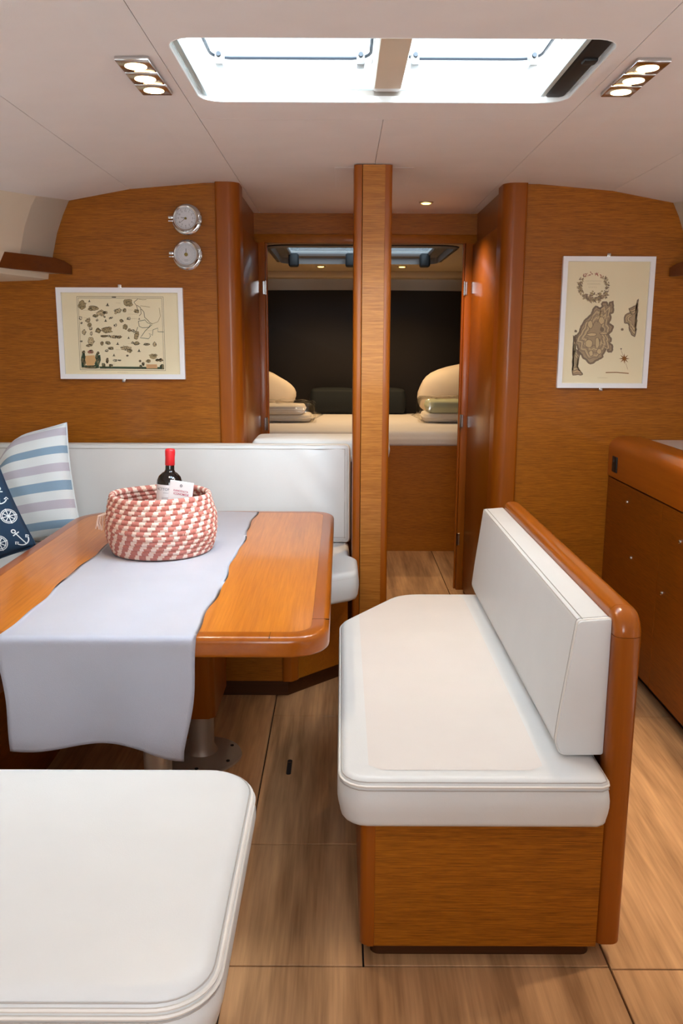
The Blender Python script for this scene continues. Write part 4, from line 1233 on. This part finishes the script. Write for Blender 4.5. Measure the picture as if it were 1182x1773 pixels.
for P, cn in ((rough(main, 110, 7), (470, 900)), (rough([(915, 545), (898, 605), (820, 650), (832, 690), (780, 705), (770, 790), (812, 800), (830, 880), (850, 925), (885, 930), (905, 700)], 50, 5), (870, 750)),
              (rough([(252, 930), (238, 1335), (355, 1335), (312, 1300), (292, 1240), (312, 1120), (270, 1060), (278, 960)], 40, 4), (265, 1200))):
    fill(b, P, lambda p: PB(p, .0001), 5)
    ribbon(b, P, 20 if len(P) > 60 else 12, lambda p: PB(p, .0003), True, 6)
    c = Vector(cn)
    for q, mi, w_ in ((.86, 6, 6), (.78, 7, 9), (.68, 6, 5), (.56, 7, 10), (.44, 6, 5)):
        ribbon(b, [c + (Vector(p) - c) * (q + .05 * math.sin(i * .9)) for i, p in enumerate(P)], w_, lambda p, q=q: PB(p, .0004), True, mi)
for (x, y, rx, ry) in ((425, 810, 26, 42), (410, 1010, 38, 42), (495, 1000, 22, 60), (430, 1110, 22, 32), (515, 1090, 26, 30), (540, 770, 30, 40), (440, 915, 50, 18), (560, 900, 40, 12)):
    fill(b, blob(x, y, rx, ry, 0, 16, .12), lambda p: PB(p, .0006), 7)
    ribbon(b, blob(x, y, rx, ry, 0, 16, .12), 6, lambda p: PB(p, .0007), True, 6)
for (x, y, r_) in ((275, 880, 14), (280, 935, 18), (750, 860, 14), (738, 1062, 8), (545, 860, 24)): fill(b, blob(x, y, r_, r_, 0, 12, .15), lambda p: PB(p, .0008), 6)
star = []
for k in range(16):
    a = PI * k / 8; r_ = 56 if k % 2 == 0 else 19
    star.append((770 + r_ * math.sin(a), 1165 - r_ * math.cos(a)))
fill(b, star, lambda p: PB(p, .0003), 8)
ribbon(b, [(736, 1070), (770, 1165), (806, 1280)], 2.5, PB, False, 8)
ribbon(b, [(580, 1312), (690, 1310), (815, 1320)], 9, PB, False, 8)
# wreath: leafy ring, heavier below
for k in range(340):
    a = random.uniform(0, 2 * PI); low = .5 - .5 * math.sin(a)
    if random.random() > .35 + .65 * low: continue
    r_ = random.uniform(.82, 1.08)
    x, y = 460 + 150 * r_ * math.cos(a), 420 - 140 * r_ * math.sin(a)
    s = random.uniform(8, 22) * (.6 + .6 * low); d = random.uniform(0, 2 * PI)
    fill(b, [(x + s * math.cos(d + q) * m__, y + s * math.sin(d + q) * m__) for q, m__ in ((0, 1.3), (1.4, .45), (PI, .8), (-1.4, .45))], lambda p: PB(p, .0002 + .0004 * random.random()), 4 if (math.sin(a) > .75) else random.choice((6, 6, 1, 5)))
for k in range(60):
    x = random.uniform(345, 590); y = random.gauss(520, 22)
    fill(b, blob(x, y, random.uniform(6, 16), random.uniform(5, 12), 0, 8, .4), lambda p: PB(p, .0003 + .0004 * random.random()), random.choice((6, 1, 5)))
for y, x0_, x1_, st in ((365, 380, 560, 14), (395, 400, 540, 12), (428, 410, 510, 18)):
    for k in range(int((x1_ - x0_) / st)):
        ribbon(b, [(x0_ + st * k, y - 7), (x0_ + st * k + st * .45, y + 7)], 2.2, PB, False, 1)
for k in range(9): ribbon(b, [(500 + 11 * k, 1362), (505 + 11 * k, 1374)], 2, PB, False, 1)
obj('ink_drawing', b, INK, pa, smooth=False)

# ================================================================== FORWARD BERTH
bd = thing('berth', (CX, 6.4, 0), 'wide white-sheeted berth in the forward cabin', 'bed')
obj('base', box(-1.29, 1.54, 5.66, 7.13, 0, .72), M['veneer_x'], bd, smooth=False)
b, sm = cushion(round_poly(rect(-1.28, 1.53, 5.645, 7.12), .04, 5), .715, .815, .035, .004, .004, n=160)
obj('mattress', b, M['sheet'], bd, auto=60)
def soft(name, cx, cy_, cz, rx, ry, rz, m, label, cat, tilt=0, parent=None, p=2.6):
    b = BM(); N, K = 28, 18; rows = []
    for i in range(K + 1):
        ph = -PI / 2 + PI * i / K; row = []
        for k in range(N):
            th = 2 * PI * k / N
            f = lambda v, e: math.copysign(abs(v) ** e, v)
            x = rx * f(math.cos(ph), .6) * f(math.cos(th), .7); y = ry * f(math.cos(ph), .6) * f(math.sin(th), .7); z = rz * f(math.sin(ph), .9)
            w_ = 1 + .03 * math.sin(3 * th + 4 * ph)
            v = Vector((x * w_, y * w_, z * w_)); v.rotate(Matrix.Rotation(tilt, 3, 'Y'))
            row.append(b.verts.new((cx + v.x, cy_ + v.y, cz + v.z)))
        rows.append(row)
    for i in range(K):
        for k in range(N): b.faces.new((rows[i][k], rows[i][(k + 1) % N], rows[i + 1][(k + 1) % N], rows[i + 1][k]))
    bmesh.ops.remove_doubles(b, verts=b.verts, dist=1e-5)
    o = obj(name, b, m, parent, auto=80)
    if label: tag(o, label, cat)
    return o
soft('bed_pillow', -.76, 6.86, 1.035, .40, .13, .17, M['pillowcase'], 'cream pillow leaning in the left corner of the berth', 'pillow', .25)
soft('bed_pillow', 1.02, 6.86, 1.045, .42, .13, .19, M['pillowcase'], 'cream pillow leaning in the right corner of the berth', 'pillow', -.2)
def pack(cx, w, h, inner_m, label, s):
    t = thing('bedding_pack', (cx, 6.35, .8245), label, 'bedding')
    for k, (z0, z1, mm) in enumerate(((.826, .826 + h * .42, M['sheet']), (.826 + h * .44, .826 + h, inner_m))):
        b, _ = cushion(round_poly(rect(cx - w / 2 + .03 * k, cx + w / 2 - .05 * k, 6.20, 6.52), .05, 5), z0, z1, .02, .006, .008, n=80)
        obj('folded_layer', b, mm, t, auto=60)
    def wr(p):
        return Vector((p.x, p.y, p.z + .005 * math.sin(p.x * 60 + p.y * 33) * math.sin(p.x * 17)))
    b, _ = cushion(round_poly(rect(cx - w / 2 - .03, cx + w / 2 + .03, 6.17, 6.55), .06, 5), .8245, .826 + h + .02, .03, .012, .006, n=120, puff=wr)
    obj('plastic_wrap', b, M['plastic'], t, auto=60)
    # gathered corner of the wrap
    e = cx + s * (w / 2 + .02)
    b = BM(); c0 = b.verts.new((e + s * .07, 6.3, .87))
    ringv = [b.verts.new((e, 6.3 + .06 * math.cos(a), .865 + .03 * math.sin(a))) for a in [2 * PI * k / 10 for k in range(10)]]
    for k in range(10): b.faces.new((ringv[k], ringv[(k + 1) % 10], c0))
    obj('wrap_corner', b, M['plastic'], t)
pack(-.58, .72, .115, M['sheet'], 'plastic wrapped white bedding at the left end of the berth', 1)
pack(.96, .72, .15, M['sage'], 'plastic wrapped bedding with sage green layer at the right end of the berth', -1)
for x0, x1, lab in ((-.25, .118, 'dark bolster cushion against the headboard left of the mast post'), (.14, .52, 'dark bolster cushion against the headboard right of the mast post')):
    b, _ = cushion(round_poly(rect(x0, x1, 6.97, 7.115), .03, 4), .823, 1.02, .03, .01, .01, n=60)
    tag(obj('bolster', b, M['dark_cushion'], auto=60), lab, 'cushion')
